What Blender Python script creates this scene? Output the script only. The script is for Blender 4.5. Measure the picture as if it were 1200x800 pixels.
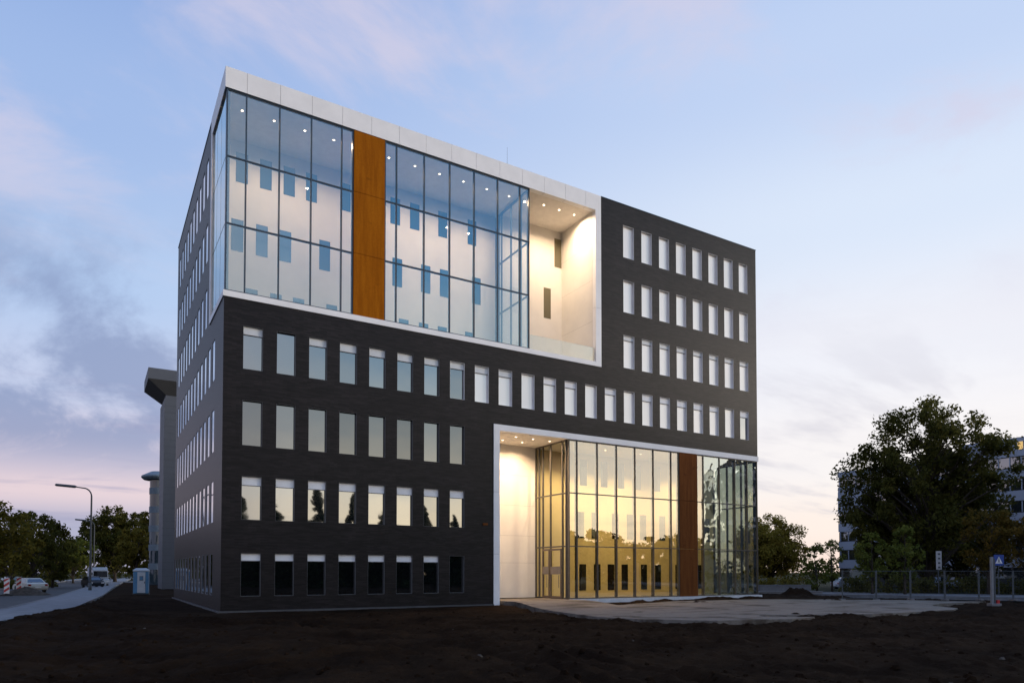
import bpy, math, random
import numpy as np
from mathutils import Vector
R = math.radians
C = bpy.context.scene
for o in list(bpy.data.objects):
    bpy.data.objects.remove(o)
COL = C.collection

# ------------------------------------------------------------------ camera
CAMX, CAMY, CAMZ, YAW, PITCH, FPX = -5.237, -35.738, 1.88, R(30.918), R(1.6314), 820.55
cam = bpy.data.cameras.new('camera'); camo = bpy.data.objects.new('camera', cam); COL.objects.link(camo)
camo.location = (CAMX, CAMY, CAMZ); camo.rotation_euler = (R(90) + PITCH, 0, -YAW)
cam.sensor_width = 36; cam.lens = FPX / 1200 * 36
cam.shift_y = (646.81 - 400) / 1200; cam.clip_start = 0.1; cam.clip_end = 6000
C.camera = camo

# ------------------------------------------------------------------ colour helpers
def lin(r, g, b):
    f = lambda c: (c / 255 / 12.92) if c / 255 <= .04045 else ((c / 255 + .055) / 1.055) ** 2.4
    return (f(r), f(g), f(b), 1)

class NT:
    """tiny node-tree builder"""
    def __init__(s, tree): s.t = tree; s.t.nodes.clear()
    def n(s, typ, **kw):
        nd = s.t.nodes.new(typ)
        ins = kw.pop('ins', {})
        for k, v in kw.items(): setattr(nd, k, v)
        for k, v in ins.items():
            if hasattr(v, 'is_linked') or isinstance(v, bpy.types.NodeSocket): s.t.links.new(v, nd.inputs[k])
            else: nd.inputs[k].default_value = v
        return nd
    def m(s, op, a, b=0.0, c=None, clamp=False):
        nd = s.t.nodes.new('ShaderNodeMath'); nd.operation = op; nd.use_clamp = clamp
        for i, v in enumerate((a, b) if c is None else (a, b, c)):
            if isinstance(v, bpy.types.NodeSocket): s.t.links.new(v, nd.inputs[i])
            else: nd.inputs[i].default_value = v
        return nd.outputs[0]
    def ss(s, v, lo, hi, a=0.0, b=1.0):
        nd = s.t.nodes.new('ShaderNodeMapRange'); nd.interpolation_type = 'SMOOTHSTEP'
        s.t.links.new(v, nd.inputs[0])
        for i, x in zip((1, 2, 3, 4), (lo, hi, a, b)): nd.inputs[i].default_value = x
        return nd.outputs[0]
    def ramp(s, fac, stops, interp='EASE'):
        nd = s.t.nodes.new('ShaderNodeValToRGB'); cr = nd.color_ramp; cr.interpolation = interp
        while len(cr.elements) < len(stops): cr.elements.new(0.5)
        for e, (p, c) in zip(cr.elements, stops): e.position = p; e.color = c
        s.t.links.new(fac, nd.inputs[0]); return nd.outputs[0]
    def mix(s, fac, a, b, typ='MIX'):
        nd = s.t.nodes.new('ShaderNodeMix'); nd.data_type = 'RGBA'; nd.blend_type = typ
        for i, v in ((0, fac), (6, a), (7, b)):
            if isinstance(v, bpy.types.NodeSocket): s.t.links.new(v, nd.inputs[i])
            else: nd.inputs[i].default_value = v
        return nd.outputs[2]

# ------------------------------------------------------------------ world: dusk sky
SUN_AZ, SUN_EL = R(116), R(4)          # azimuth from +Y towards +X: the glow is behind the camera, to the right
sunh = (math.sin(SUN_AZ), math.cos(SUN_AZ), 0); GLOW = (math.sin(R(122)), math.cos(R(122)))
W = bpy.data.worlds.new('World'); C.world = W; W.use_nodes = True
w = NT(W.node_tree)
tc = w.n('ShaderNodeTexCoord').outputs['Generated']
sep = w.n('ShaderNodeSeparateXYZ', ins={0: tc}).outputs
hx, hy, ez = sep[0], sep[1], sep[2]
hl = w.m('SQRT', w.m('MAXIMUM', w.m('ADD', w.m('MULTIPLY', hx, hx), w.m('MULTIPLY', hy, hy)), 1e-5))
cosg = w.m('DIVIDE', w.m('ADD', w.m('MULTIPLY', hx, GLOW[0]), w.m('MULTIPLY', hy, GLOW[1])), hl)
e = w.m('MAXIMUM', ez, 0.0)
K = lambda r, g, b: (r, g, b, 1)
away = w.ramp(e, [(0, lin(170, 170, 196)), (.055, lin(172, 174, 202)), (.10, lin(228, 208, 216)), (.15, lin(222, 208, 222)), (.22, lin(196, 206, 234)),
                  (.34, lin(178, 202, 238)), (.5, lin(160, 186, 231)), (.68, lin(136, 166, 221)), (1, lin(95, 135, 200))])
side = w.ramp(e, [(0, lin(250, 226, 214)), (.06, lin(252, 238, 230)), (.14, lin(249, 244, 244)), (.28, lin(240, 241, 249)),
                  (.42, lin(218, 230, 249)), (.56, lin(193, 211, 243)), (.75, lin(162, 188, 235)), (1, lin(110, 150, 215))])
glow = w.ramp(e, [(0, K(1.8, 1.3, .8)), (.07, K(2.0, 1.62, 1.12)), (.14, K(1.65, 1.5, 1.22)), (.22, K(.95, 1.05, 1.06)),
                  (.32, K(.44, .70, .95)), (.43, K(.17, .47, .92)), (.7, K(.16, .40, .82)), (1, K(.18, .36, .70))])
f1 = w.ss(cosg, -.62, .42)
f2 = w.ss(cosg, .58, .80)
near = w.ramp(e, [(0, K(2.1, 1.6, 1.05)), (.08, K(2.3, 1.95, 1.45)), (.16, K(1.75, 1.62, 1.42)), (.26, K(1.25, 1.25, 1.22)), (.40, K(.80, .90, 1.0)), (.55, K(.50, .68, .92)), (.75, K(.26, .48, .82)), (1, K(.18, .36, .70))])
f3 = w.ss(cosg, .86, .985)
base = w.mix(f2, w.mix(f1, away, side), w.mix(f3, glow, near))
# clouds: noise on a flat cloud layer, so they flatten towards the horizon
dn = w.m('ADD', e, .13)
cu, cv = w.m('DIVIDE', hx, dn), w.m('DIVIDE', hy, dn)
def cloudnoise(sx, sy, rot, off, scale, detail, rough, dist=0.0):
    vec = w.n('ShaderNodeCombineXYZ', ins={0: cu, 1: cv, 2: off}).outputs[0]
    mp = w.n('ShaderNodeMapping', ins={'Vector': vec}); mp.inputs['Rotation'].default_value = (0, 0, rot); mp.inputs['Scale'].default_value = (sx, sy, 1)
    return w.n('ShaderNodeTexNoise', ins={'Vector': mp.outputs[0], 'Scale': scale, 'Detail': detail, 'Roughness': rough, 'Distortion': dist}).outputs[0]
n1 = cloudnoise(1.0, .62, R(35), 11.7, 1.15, 8, .60, .55)
low = w.m('MULTIPLY', w.ss(n1, .41, .57), w.m('MULTIPLY', w.ss(e, .09, .17), w.ss(e, .30, .45, 1, 0)))
lowamt = w.m('MULTIPLY', low, w.ss(cosg, -.50, .0, .80, .10))
dark = w.mix(f1, lin(134, 150, 190), lin(206, 204, 218))
c1 = w.mix(w.m('MULTIPLY', lowamt, w.m('SUBTRACT', 1.0, f2)), base, dark)
n3 = cloudnoise(1.0, 2.6, R(70), 9.3, .8, 5, .6, .2)     # thin grey streaks towards the horizon
stre = w.m('MULTIPLY', w.ss(n3, .50, .66), w.m('MULTIPLY', w.ss(e, .03, .08), w.ss(e, .16, .36, .5, 0)))
c1 = w.mix(w.m('MULTIPLY', stre, w.m('SUBTRACT', 1.0, f2)), c1, w.mix(f1, lin(150, 152, 188), lin(198, 196, 210)))
n2 = cloudnoise(1.0, 1.3, R(-20), 12.9, 1.9, 8, .60, .35)     # high wisps, faintly pink
wis = w.m('MULTIPLY', w.ss(n2, .44, .68), w.ss(e, .24, .5, 0, .72))
c2 = w.mix(w.m('MULTIPLY', wis, w.m('SUBTRACT', 1.0, f2)), c1, lin(214, 208, 228))
n4 = cloudnoise(1, 1, 0, 1.3, 1.1, 5, .55, .2)             # soft mottling in the glow behind the camera
c3 = w.mix(w.m('MULTIPLY', w.m('MULTIPLY', f2, w.ss(e, .2, .38, 1, 0)), w.ss(n4, .45, .7, 0, .35)), c2, K(.62, .66, .72))
c4 = w.mix(w.ss(ez, -.05, 0.0, 1, 0), c3, K(.03, .03, .035))
bg1 = w.n('ShaderNodeBackground', ins={'Color': c4, 'Strength': 1.0})
sky = w.n('ShaderNodeTexSky', sky_type='NISHITA', sun_disc=False, sun_elevation=SUN_EL, sun_rotation=SUN_AZ, altitude=0, air_density=1, dust_density=1, ozone_density=1)
bg2 = w.n('ShaderNodeBackground', ins={'Color': sky.outputs[0], 'Strength': 0.012})
add = w.n('ShaderNodeAddShader', ins={0: bg1.outputs[0], 1: bg2.outputs[0]})
w.n('ShaderNodeOutputWorld', ins={0: add.outputs[0]})
W.cycles.sampling_method = 'MANUAL'; W.cycles.sample_map_resolution = 512

sl = bpy.data.lights.new('sun', 'SUN'); sl.energy = 2.2; sl.angle = R(16); sl.color = (1, .86, .72)
so = bpy.data.objects.new('sun', sl); COL.objects.link(so)
so.rotation_euler = Vector((sunh[0] * math.cos(SUN_EL), sunh[1] * math.cos(SUN_EL), math.sin(SUN_EL))).to_track_quat('Z', 'Y').to_euler()

C.render.engine = 'CYCLES'
C.view_settings.view_transform = 'Standard'; C.view_settings.look = 'None'
C.view_settings.exposure = 0.0; C.view_settings.gamma = 1; C.view_settings.use_curve_mapping = False
cy = C.cycles
cy.use_denoising = True; cy.max_bounces = 7; cy.diffuse_bounces = 4; cy.glossy_bounces = 4; cy.transparent_max_bounces = 16
cy.transmission_bounces = 4; cy.caustics_reflective = False; cy.caustics_refractive = False; cy.sample_clamp_indirect = 6
cy.use_light_tree = True

# ------------------------------------------------------------------ materials
MATS = {}
def newmat(name):
    m = bpy.data.materials.new(name); m.use_nodes = True; MATS[name] = m
    return m, NT(m.node_tree)
def pbr(name, col, rough=.7, metal=0, spec=.5, var=.12, scale=3.0, bump=0.0, bscale=40, stretch=(1, 1, 1)):
    m, t = newmat(name)
    ob = t.n('ShaderNodeTexCoord').outputs['Object']
    mp = t.n('ShaderNodeMapping', ins={'Vector': ob, 'Scale': stretch}).outputs[0]
    nz = t.n('ShaderNodeTexNoise', ins={'Vector': mp, 'Scale': scale, 'Detail': 5, 'Roughness': .6}).outputs[0]
    f = t.ss(nz, .3, .7, 1 - var, 1 + var)
    colr = t.n('ShaderNodeVectorMath', operation='SCALE', ins={0: col[:3], 'Scale': f}).outputs[0]
    b = t.n('ShaderNodeBsdfPrincipled', ins={'Base Color': colr, 'Roughness': rough, 'Metallic': metal, 'Specular IOR Level': spec})
    if bump:
        nb = t.n('ShaderNodeTexNoise', ins={'Vector': mp, 'Scale': bscale, 'Detail': 4}).outputs[0]
        bp = t.n('ShaderNodeBump', ins={'Height': nb, 'Strength': bump, 'Distance': .02}); t.t.links.new(bp.outputs[0], b.inputs['Normal'])
    t.n('ShaderNodeOutputMaterial', ins={0: b.outputs[0]})
    return m
def emis(name, col, st):
    m, t = newmat(name); em = t.n('ShaderNodeEmission', ins={'Color': col, 'Strength': st}); t.n('ShaderNodeOutputMaterial', ins={0: em.outputs[0]}); return m
def glassmat(name, tint, refl, r0, gain=1.0, warp=0.0, wscale=.5):
    """coated architectural glass: clear transmission plus a mirror-like sky reflection"""
    m, t = newmat(name)
    ob = t.n('ShaderNodeTexCoord').outputs['Object']
    fr = t.n('ShaderNodeFresnel', ins={'IOR': 1.5}).outputs[0]
    fac = t.m('MINIMUM', t.m('MULTIPLY_ADD', fr, gain, r0), .96)
    tr = t.n('ShaderNodeBsdfTransparent', ins={'Color': tint})
    gl = t.n('ShaderNodeBsdfGlossy', ins={'Color': refl, 'Roughness': 0.0})
    if warp:
        nz = t.n('ShaderNodeTexNoise', ins={'Vector': ob, 'Scale': wscale, 'Detail': 1.5}).outputs[0]
        bp = t.n('ShaderNodeBump', ins={'Height': nz, 'Strength': 1.0, 'Distance': warp}); t.t.links.new(bp.outputs[0], gl.inputs['Normal'])
    mx = t.n('ShaderNodeMixShader', ins={0: fac, 1: tr.outputs[0], 2: gl.outputs[0]})
    t.n('ShaderNodeOutputMaterial', ins={0: mx.outputs[0]}); return m
def panemat(name, behind, r0, warp=.006, refl=(.9, .95, 1, 1)):
    """window glass with an opaque room or blind right behind it"""
    m, t = newmat(name)
    ob = t.n('ShaderNodeTexCoord').outputs['Object']
    inf = t.n('ShaderNodeObjectInfo').outputs['Random']
    fr = t.n('ShaderNodeFresnel', ins={'IOR': 1.5}).outputs[0]
    fac = t.m('MINIMUM', t.m('ADD', t.m('MULTIPLY', fr, 1.0), t.m('MULTIPLY_ADD', inf, .09, r0 - .045)), .96)
    d = t.n('ShaderNodeBsdfDiffuse', ins={'Color': behind})
    gl = t.n('ShaderNodeBsdfGlossy', ins={'Color': refl, 'Roughness': 0.025})
    vec = t.n('ShaderNodeVectorMath', operation='ADD', ins={0: ob, 1: t.n('ShaderNodeCombineXYZ', ins={0: t.m('MULTIPLY', inf, 90)}).outputs[0]}).outputs[0]
    nz = t.n('ShaderNodeTexNoise', ins={'Vector': vec, 'Scale': .7, 'Detail': 1}).outputs[0]
    bp = t.n('ShaderNodeBump', ins={'Height': nz, 'Strength': 1.0, 'Distance': warp}); t.t.links.new(bp.outputs[0], gl.inputs['Normal'])
    mx = t.n('ShaderNodeMixShader', ins={0: fac, 1: d.outputs[0], 2: gl.outputs[0]})
    t.n('ShaderNodeOutputMaterial', ins={0: mx.outputs[0]}); return m

# dark brick laid in thin courses
def brickmat():
    m, t = newmat('dark_brick')
    ob = t.n('ShaderNodeTexCoord').outputs['Object']
    s = t.n('ShaderNodeSeparateXYZ', ins={0: ob}).outputs
    uv = t.n('ShaderNodeCombineXYZ', ins={0: t.m('ADD', s[0], s[1]), 1: s[2], 2: 0.0}).outputs[0]
    br = t.n('ShaderNodeTexBrick', offset=.5, ins={'Vector': uv, 'Color1': (.0075, .0060, .0070, 1), 'Color2': (.0195, .0155, .0172, 1), 'Mortar': (.006, .0052, .0056, 1),
             'Scale': 1.0, 'Mortar Size': .004, 'Mortar Smooth': .2, 'Bias': -.1, 'Brick Width': .40, 'Row Height': .066})
    mp = t.n('ShaderNodeMapping', ins={'Vector': uv, 'Scale': (.22, 2.4, 1)}).outputs[0]
    nz = t.n('ShaderNodeTexNoise', ins={'Vector': mp, 'Scale': 1.6, 'Detail': 5, 'Roughness': .7}).outputs[0]
    big = t.n('ShaderNodeTexNoise', ins={'Vector': uv, 'Scale': .28, 'Detail': 3}).outputs[0]
    f = t.m('MULTIPLY', t.ss(nz, .3, .7, .72, 1.3), t.ss(big, .3, .7, .85, 1.15))
    col = t.n('ShaderNodeVectorMath', operation='SCALE', ins={0: br.outputs['Color'], 'Scale': f}).outputs[0]
    b = t.n('ShaderNodeBsdfPrincipled', ins={'Base Color': col, 'Roughness': .42, 'Specular IOR Level': .20})
    bp = t.n('ShaderNodeBump', ins={'Height': br.outputs['Fac'], 'Strength': .35, 'Distance': -.006}); t.t.links.new(bp.outputs[0], b.inputs['Normal'])
    t.n('ShaderNodeOutputMaterial', ins={0: b.outputs[0]}); return m
M = {}
M['brick'] = brickmat()
M['white'] = pbr('white_panel', (.86, .86, .87), .5, spec=.3, var=.04, scale=.8)
M['whitewall'] = pbr('white_render', (.78, .76, .72), .7, var=.04, scale=.7)
M['joint'] = pbr('joint', (.25, .25, .26), .7)
M['ceil'] = pbr('ceiling_paint', (.74, .71, .67), .75, var=.05)
M['yellow'] = pbr('warm_plaster', (.70, .55, .24), .75, var=.06, scale=.6)
M['floor'] = pbr('interior_floor', (.22, .21, .20), .35)
M['mullion'] = pbr('mullion_metal', (.03, .055, .09), .4, spec=.4)
M['reveal'] = pbr('window_reveal', (.68, .68, .70), .5, var=.05)
M['plinth'] = pbr('plinth_concrete', (.07, .07, .075), .8)
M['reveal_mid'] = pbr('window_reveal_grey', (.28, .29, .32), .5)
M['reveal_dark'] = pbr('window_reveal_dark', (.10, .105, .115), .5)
M['roof'] = pbr('roof_felt', (.1, .1, .1), .9)
def cortenmat(name, c1, c2):
    m, t = newmat(name)
    ob = t.n('ShaderNodeTexCoord').outputs['Object']
    mp = t.n('ShaderNodeMapping', ins={'Vector': ob, 'Scale': (2.2, 1, .22)}).outputs[0]
    st = t.n('ShaderNodeTexNoise', ins={'Vector': mp, 'Scale': 1.6, 'Detail': 6, 'Roughness': .65}).outputs[0]
    mp2 = t.n('ShaderNodeMapping', ins={'Vector': ob, 'Scale': (1.1, 1, 2.0)}).outputs[0]
    sm = t.n('ShaderNodeTexNoise', ins={'Vector': mp2, 'Scale': 1.1, 'Detail': 5, 'Roughness': .6}).outputs[0]
    fine = t.n('ShaderNodeTexNoise', ins={'Vector': ob, 'Scale': 22, 'Detail': 4}).outputs[0]
    c = t.mix(t.ss(st, .32, .68), c1, c2)
    c = t.mix(t.ss(sm, .60, .74, 0, .55), c, (c1[0] * .35, c1[1] * .4, c1[2] * .8, 1))
    c = t.mix(t.ss(fine, .4, .65, 0, .25), c, (c1[0] * .6, c1[1] * .6, c1[2] * .6, 1))
    p = t.n('ShaderNodeBsdfPrincipled', ins={'Base Color': c, 'Roughness': .85, 'Specular IOR Level': .08})
    bp = t.n('ShaderNodeBump', ins={'Height': fine, 'Strength': .3, 'Distance': .01}); t.t.links.new(bp.outputs[0], p.inputs['Normal'])
    t.n('ShaderNodeOutputMaterial', ins={0: p.outputs[0]}); return m
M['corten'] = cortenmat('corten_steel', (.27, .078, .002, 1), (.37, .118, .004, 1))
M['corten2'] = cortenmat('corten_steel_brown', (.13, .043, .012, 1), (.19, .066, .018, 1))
M['curb'] = pbr('curb_concrete', (.62, .63, .66), .7, var=.1)
M['glass_up'] = glassmat('curtain_glass', (.90, .90, .88, 1), (.80, .95, 1, 1), .27, 1.0, .002)
M['glass_low'] = glassmat('curtain_glass_low', (.88, .86, .72, 1), (1, .985, .95, 1), .27, 1.0, .003)
M['glass_warp'] = glassmat('curtain_glass_warped', (.55, .68, .62, 1), (.86, .97, 1, 1), .34, 1.0, .035, .8)
M['glass_in'] = glassmat('partition_glass', (.86, .88, .86, 1), (1, 1, 1, 1), .04, .8)
M['glass_rail'] = glassmat('parapet_glass', (.92, .93, .90, 1), (1, .98, .94, 1), .06, 1.0)
M['mullion_low'] = pbr('mullion_bronze', (.085, .078, .07), .45, spec=.4)
M['pane_dark'] = panemat('pane_dark', (.012, .014, .016, 1), .34)
M['pane_row'] = panemat('pane_row', (.012, .014, .016, 1), .17, refl=(.92, .96, 1, 1))
M['pane_four'] = panemat('pane_four', (.012, .014, .016, 1), .27, refl=(.90, .95, 1, 1))
M['pane_ground'] = panemat('pane_ground', (.004, .005, .006, 1), .20)
M['pane_blind'] = panemat('pane_blind', (.90, .89, .88, 1), .17, refl=(1, .98, .95, 1))
M['pane_in'] = panemat('pane_inner', (.02, .06, .10, 1), .05)
M['pane_in_low'] = panemat('pane_inner_low', (.010, .010, .010, 1), .05)
M['pane_side'] = panemat('pane_side', (.02, .024, .03, 1), .34)
M['pane_logg'] = panemat('pane_loggia', (.10, .085, .04, 1), .08)
M['blind'] = pbr('blind_fabric', (.80, .82, .86), .6, var=.04)
M['blind2'] = pbr('blind_fabric_grey', (.62, .66, .70), .6, var=.04)
M['lamp'] = emis('downlight_glow', (1, .80, .55, 1), 10)
M['steel'] = pbr('galvanised_steel', (.075, .088, .10), .65, metal=.1, var=.12, scale=8)
M['pole'] = pbr('lamp_pole_paint', (.05, .058, .066), .5)
M['black'] = pbr('black_rubber', (.015, .015, .016), .7)

# ------------------------------------------------------------------ mesh builder
class MB:
    def __init__(s): s.v = []; s.f = []; s.mi = []
    def quad(s, a, b, c, d, mi=0):
        n = len(s.v); s.v += [tuple(a), tuple(b), tuple(c), tuple(d)]; s.f.append((n, n + 1, n + 2, n + 3)); s.mi.append(mi)
    def poly(s, pts, mi=0):
        n = len(s.v); s.v += [tuple(p) for p in pts]; s.f.append(tuple(range(n, n + len(pts)))); s.mi.append(mi)
    def box(s, x0, x1, y0, y1, z0, z1, mi=0, skip=''):
        n = len(s.v)
        s.v += [(x0, y0, z0), (x1, y0, z0), (x1, y1, z0), (x0, y1, z0), (x0, y0, z1), (x1, y0, z1), (x1, y1, z1), (x0, y1, z1)]
        for k, f in dict(b=(3, 2, 1, 0), t=(4, 5, 6, 7), f=(0, 1, 5, 4), k=(2, 3, 7, 6), l=(3, 0, 4, 7), r=(1, 2, 6, 5)).items():
            if k in skip: continue
            s.f.append(tuple(n + i for i in f)); s.mi.append(mi)
    def obox(s, c, ax, L, w_, z0, z1, mi=0):
        """box along horizontal direction ax"""
        a = Vector((ax[0], ax[1], 0)).normalized(); b = Vector((-a.y, a.x, 0)); c = Vector((c[0], c[1], 0))
        P = [c + a * (i * L / 2) + b * (j * w_ / 2) for i, j in ((-1, -1), (1, -1), (1, 1), (-1, 1))]
        n = len(s.v); s.v += [(p.x, p.y, z0) for p in P] + [(p.x, p.y, z1) for p in P]
        for f in ((3, 2, 1, 0), (4, 5, 6, 7), (0, 1, 5, 4), (2, 3, 7, 6), (3, 0, 4, 7), (1, 2, 6, 5)): s.f.append(tuple(n + i for i in f)); s.mi.append(mi)
    def tube(s, pts, rad, seg=8, mi=0, cap=True):
        pts = [Vector(p) for p in pts]; rad = rad if hasattr(rad, '__len__') else [rad] * len(pts)
        n0 = len(s.v); up = Vector((0, 0, 1))
        for i, p in enumerate(pts):
            d = (pts[min(i + 1, len(pts) - 1)] - pts[max(i - 1, 0)]).normalized()
            a = d.cross(up) if abs(d.z) < .95 else d.cross(Vector((1, 0, 0)))
            a.normalize(); b = d.cross(a)
            for k in range(seg):
                t = 2 * math.pi * k / seg; q = p + (a * math.cos(t) + b * math.sin(t)) * rad[i]; s.v.append(tuple(q))
        for i in range(len(pts) - 1):
            for k in range(seg):
                k2 = (k + 1) % seg; a = n0 + i * seg
                s.f.append((a + k, a + seg + k, a + seg + k2, a + k2)); s.mi.append(mi)
        if cap:
            s.f.append(tuple(n0 + k for k in range(seg))); s.mi.append(mi)
            s.f.append(tuple(n0 + (len(pts) - 1) * seg + k for k in reversed(range(seg)))); s.mi.append(mi)
    def lathe(s, prof, c=(0, 0, 0), seg=20, mi=0):
        n0 = len(s.v)
        for r, z in prof:
            for k in range(seg):
                t = 2 * math.pi * k / seg; s.v.append((c[0] + r * math.cos(t), c[1] + r * math.sin(t), c[2] + z))
        for i in range(len(prof) - 1):
            for k in range(seg):
                k2 = (k + 1) % seg; a = n0 + i * seg; s.f.append((a + k, a + k2, a + seg + k2, a + seg + k)); s.mi.append(mi)
    def mesh(s, name, mats, smooth=False):
        me = bpy.data.meshes.new(name); me.from_pydata(s.v, [], s.f)
        for m in (mats if isinstance(mats, (list, tuple)) else [mats]): me.materials.append(m)
        me.polygons.foreach_set('material_index', s.mi)
        if smooth: me.polygons.foreach_set('use_smooth', [True] * len(me.polygons))
        me.update(); return me
    def obj(s, name, mats, parent=None, smooth=False, loc=None, rot=None):
        return link(name, s.mesh(name, mats, smooth), parent, loc, rot)
def link(name, data, parent=None, loc=None, rot=None):
    o = bpy.data.objects.new(name, data); COL.objects.link(o)
    if parent: o.parent = parent
    if loc: o.location = loc
    if rot: o.rotation_euler = rot
    return o
def bevel(o, w_=.02, seg=2):
    b = o.modifiers.new('bevel', 'BEVEL'); b.width = w_; b.segments = seg; b.limit_method = 'ANGLE'; return o
def tag(o, label, cat, group=None):
    o['label'] = label; o['category'] = cat
    if group: o['group'] = group
    return o
def thing(name, label, cat, loc=(0, 0, 0), rz=0, group=None):
    return tag(link(name, None, None, loc, (0, 0, rz)), label, cat, group)
def struct(name, mb, m, smooth=False):
    o = mb.obj(name, m, smooth=smooth); o['kind'] = 'structure'; return o
def copy_tree(o, parent=None):
    c = o.copy(); COL.objects.link(c)
    if parent: c.parent = parent
    for ch in list(o.children): copy_tree(ch, c)
    return c
def at(px, depth):
    """world x, y of a spot seen in image column px, `depth` metres in front of the camera"""
    f = Vector((math.sin(YAW), math.cos(YAW))); r = Vector((math.cos(YAW), -math.sin(YAW)))
    p = Vector((CAMX, CAMY)) + (f + r * ((px - 600) / FPX)) * depth
    return p.x, p.y

# ------------------------------------------------------------------ noise for terrain
def vnoise(x, y, seed):
    xi, yi = np.floor(x).astype(np.int64), np.floor(y).astype(np.int64); fx, fy = x - xi, y - yi
    fx, fy = fx * fx * (3 - 2 * fx), fy * fy * (3 - 2 * fy)
    def h(a, b):
        n = (a * 374761393 + b * 668265263 + seed * 974634533) & 0x7fffffff
        n = ((n ^ (n >> 13)) * 1274126177) & 0x7fffffff
        return ((n ^ (n >> 16)) & 0xffff) / 65535.0
    return (h(xi, yi) * (1 - fx) + h(xi + 1, yi) * fx) * (1 - fy) + (h(xi, yi + 1) * (1 - fx) + h(xi + 1, yi + 1) * fx) * fy
def fbm(x, y, seed, octv=4, lac=2.1, gain=.5):
    s = 0; a = 1; t = 0
    for i in range(octv):
        s = s + a * vnoise(x * lac ** i + 17.3 * i, y * lac ** i - 9.1 * i, seed + i); t += a; a *= gain
    return s / t - .5

# ------------------------------------------------------------------ ground, soil, paths, roads
def soilmat():
    m, t = newmat('dark_soil')
    ob = t.n('ShaderNodeTexCoord').outputs['Object']
    a = t.n('ShaderNodeTexNoise', ins={'Vector': ob, 'Scale': .35, 'Detail': 6, 'Roughness': .65}).outputs[0]
    b_ = t.n('ShaderNodeTexNoise', ins={'Vector': ob, 'Scale': 9.0, 'Detail': 6, 'Roughness': .7}).outputs[0]
    c = t.mix(t.ss(a, .35, .65), (.0120, .0066, .0038, 1), (.0250, .0148, .0085, 1))
    c = t.mix(t.ss(b_, .62, .78, 0, .6), c, (.042, .028, .018, 1))
    c = t.mix(t.ss(b_, .28, .42, .5, 0), c, (.0035, .0027, .0022, 1))
    p = t.n('ShaderNodeBsdfPrincipled', ins={'Base Color': c, 'Roughness': 1.0, 'Specular IOR Level': .04})
    bp = t.n('ShaderNodeBump', ins={'Height': b_, 'Strength': 1.0, 'Distance': .10}); t.t.links.new(bp.outputs[0], p.inputs['Normal'])
    t.n('ShaderNodeOutputMaterial', ins={0: p.outputs[0]}); return m
M['soil'] = soilmat()
M['grass'] = pbr('rough_grass', (.012, .019, .008), .95, spec=.1, var=.4, scale=.6, bump=.8, bscale=9)
M['asphalt'] = pbr('asphalt', (.055, .058, .064), .8, spec=.3, var=.18, scale=1.3, bump=.3, bscale=60)
M['path'] = pbr('path_paving', (.16, .175, .20), .8, var=.18, scale=1.5, bump=.25, bscale=30)
def slabmat():
    m, t = newmat('apron_concrete')
    ob = t.n('ShaderNodeTexCoord').outputs['Object']
    a = t.n('ShaderNodeTexNoise', ins={'Vector': ob, 'Scale': .45, 'Detail': 7, 'Roughness': .62, 'Distortion': .4}).outputs[0]
    b_ = t.n('ShaderNodeTexNoise', ins={'Vector': ob, 'Scale': 5.0, 'Detail': 6, 'Roughness': .7}).outputs[0]
    mp = t.n('ShaderNodeMapping', ins={'Vector': ob, 'Scale': (.25, 1.6, 1), 'Rotation': (0, 0, R(24))}).outputs[0]
    st = t.n('ShaderNodeTexNoise', ins={'Vector': mp, 'Scale': .8, 'Detail': 5, 'Roughness': .6}).outputs[0]
    c = t.mix(t.ss(b_, .3, .7), (.150, .134, .118, 1), (.205, .184, .164, 1))
    c = t.mix(t.m('MULTIPLY', t.ss(a, .50, .66), .85), c, (.045, .034, .026, 1))       # soil tracked over the paving
    c = t.mix(t.m('MULTIPLY', t.ss(st, .52, .68), .7), c, (.055, .043, .034, 1))
    p = t.n('ShaderNodeBsdfPrincipled', ins={'Base Color': c, 'Roughness': .9, 'Specular IOR Level': .15})
    bp = t.n('ShaderNodeBump', ins={'Height': b_, 'Strength': .5, 'Distance': .03}); t.t.links.new(bp.outputs[0], p.inputs['Normal'])
    t.n('ShaderNodeOutputMaterial', ins={0: p.outputs[0]}); return m
M['slab'] = slabmat()
M['kerb'] = pbr('kerb_stone', (.17, .17, .18), .8, var=.12)

g = MB(); S_ = 3000
g.quad((-S_, -S_, -.42), (S_, -S_, -.42), (S_, S_, -.42), (-S_, S_, -.42)); struct('ground', g, M['grass'])

EDGE = [(-60, -13.5), (-40, -11.6), (-20, -9.8), (-2, -8.25), (3, -7.2), (10, -5.95), (31, -4.5), (76, -2.5), (150, 1.5), (260, 8)]
def edge(y):
    return float(np.interp(y, [p[0] for p in EDGE], [p[1] for p in EDGE]))
def strip(name, x0, x1, z, mat, ys, curve=edge, thick=.3):
    mb = MB()
    for a, b in zip(ys[:-1], ys[1:]):
        ea, eb = curve(a), curve(b)
        mb.quad((ea + x0, a, z), (ea + x1, a, z), (eb + x1, b, z), (eb + x0, b, z))
        mb.quad((ea + x1, a, z), (ea + x1, a, z - thick), (eb + x1, b, z - thick), (eb + x1, b, z))
        mb.quad((ea + x0, a, z - thick), (ea + x0, a, z), (eb + x0, b, z), (eb + x0, b, z - thick))
    return struct(name, mb, mat)
YS = [-60, -40, -20, -10, -2, 3, 6, 10, 16, 22, 31, 45, 60, 76, 110, 150, 200, 260]
strip('path', -3.0, 0, .0, M['path'], YS)
strip('path_kerb', -3.14, -3.0, .02, M['kerb'], YS)
strip('road', -11.2, -3.14, -.12, M['asphalt'], YS)
strip('far_kerb', -11.34, -11.2, .02, M['kerb'], YS)
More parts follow.
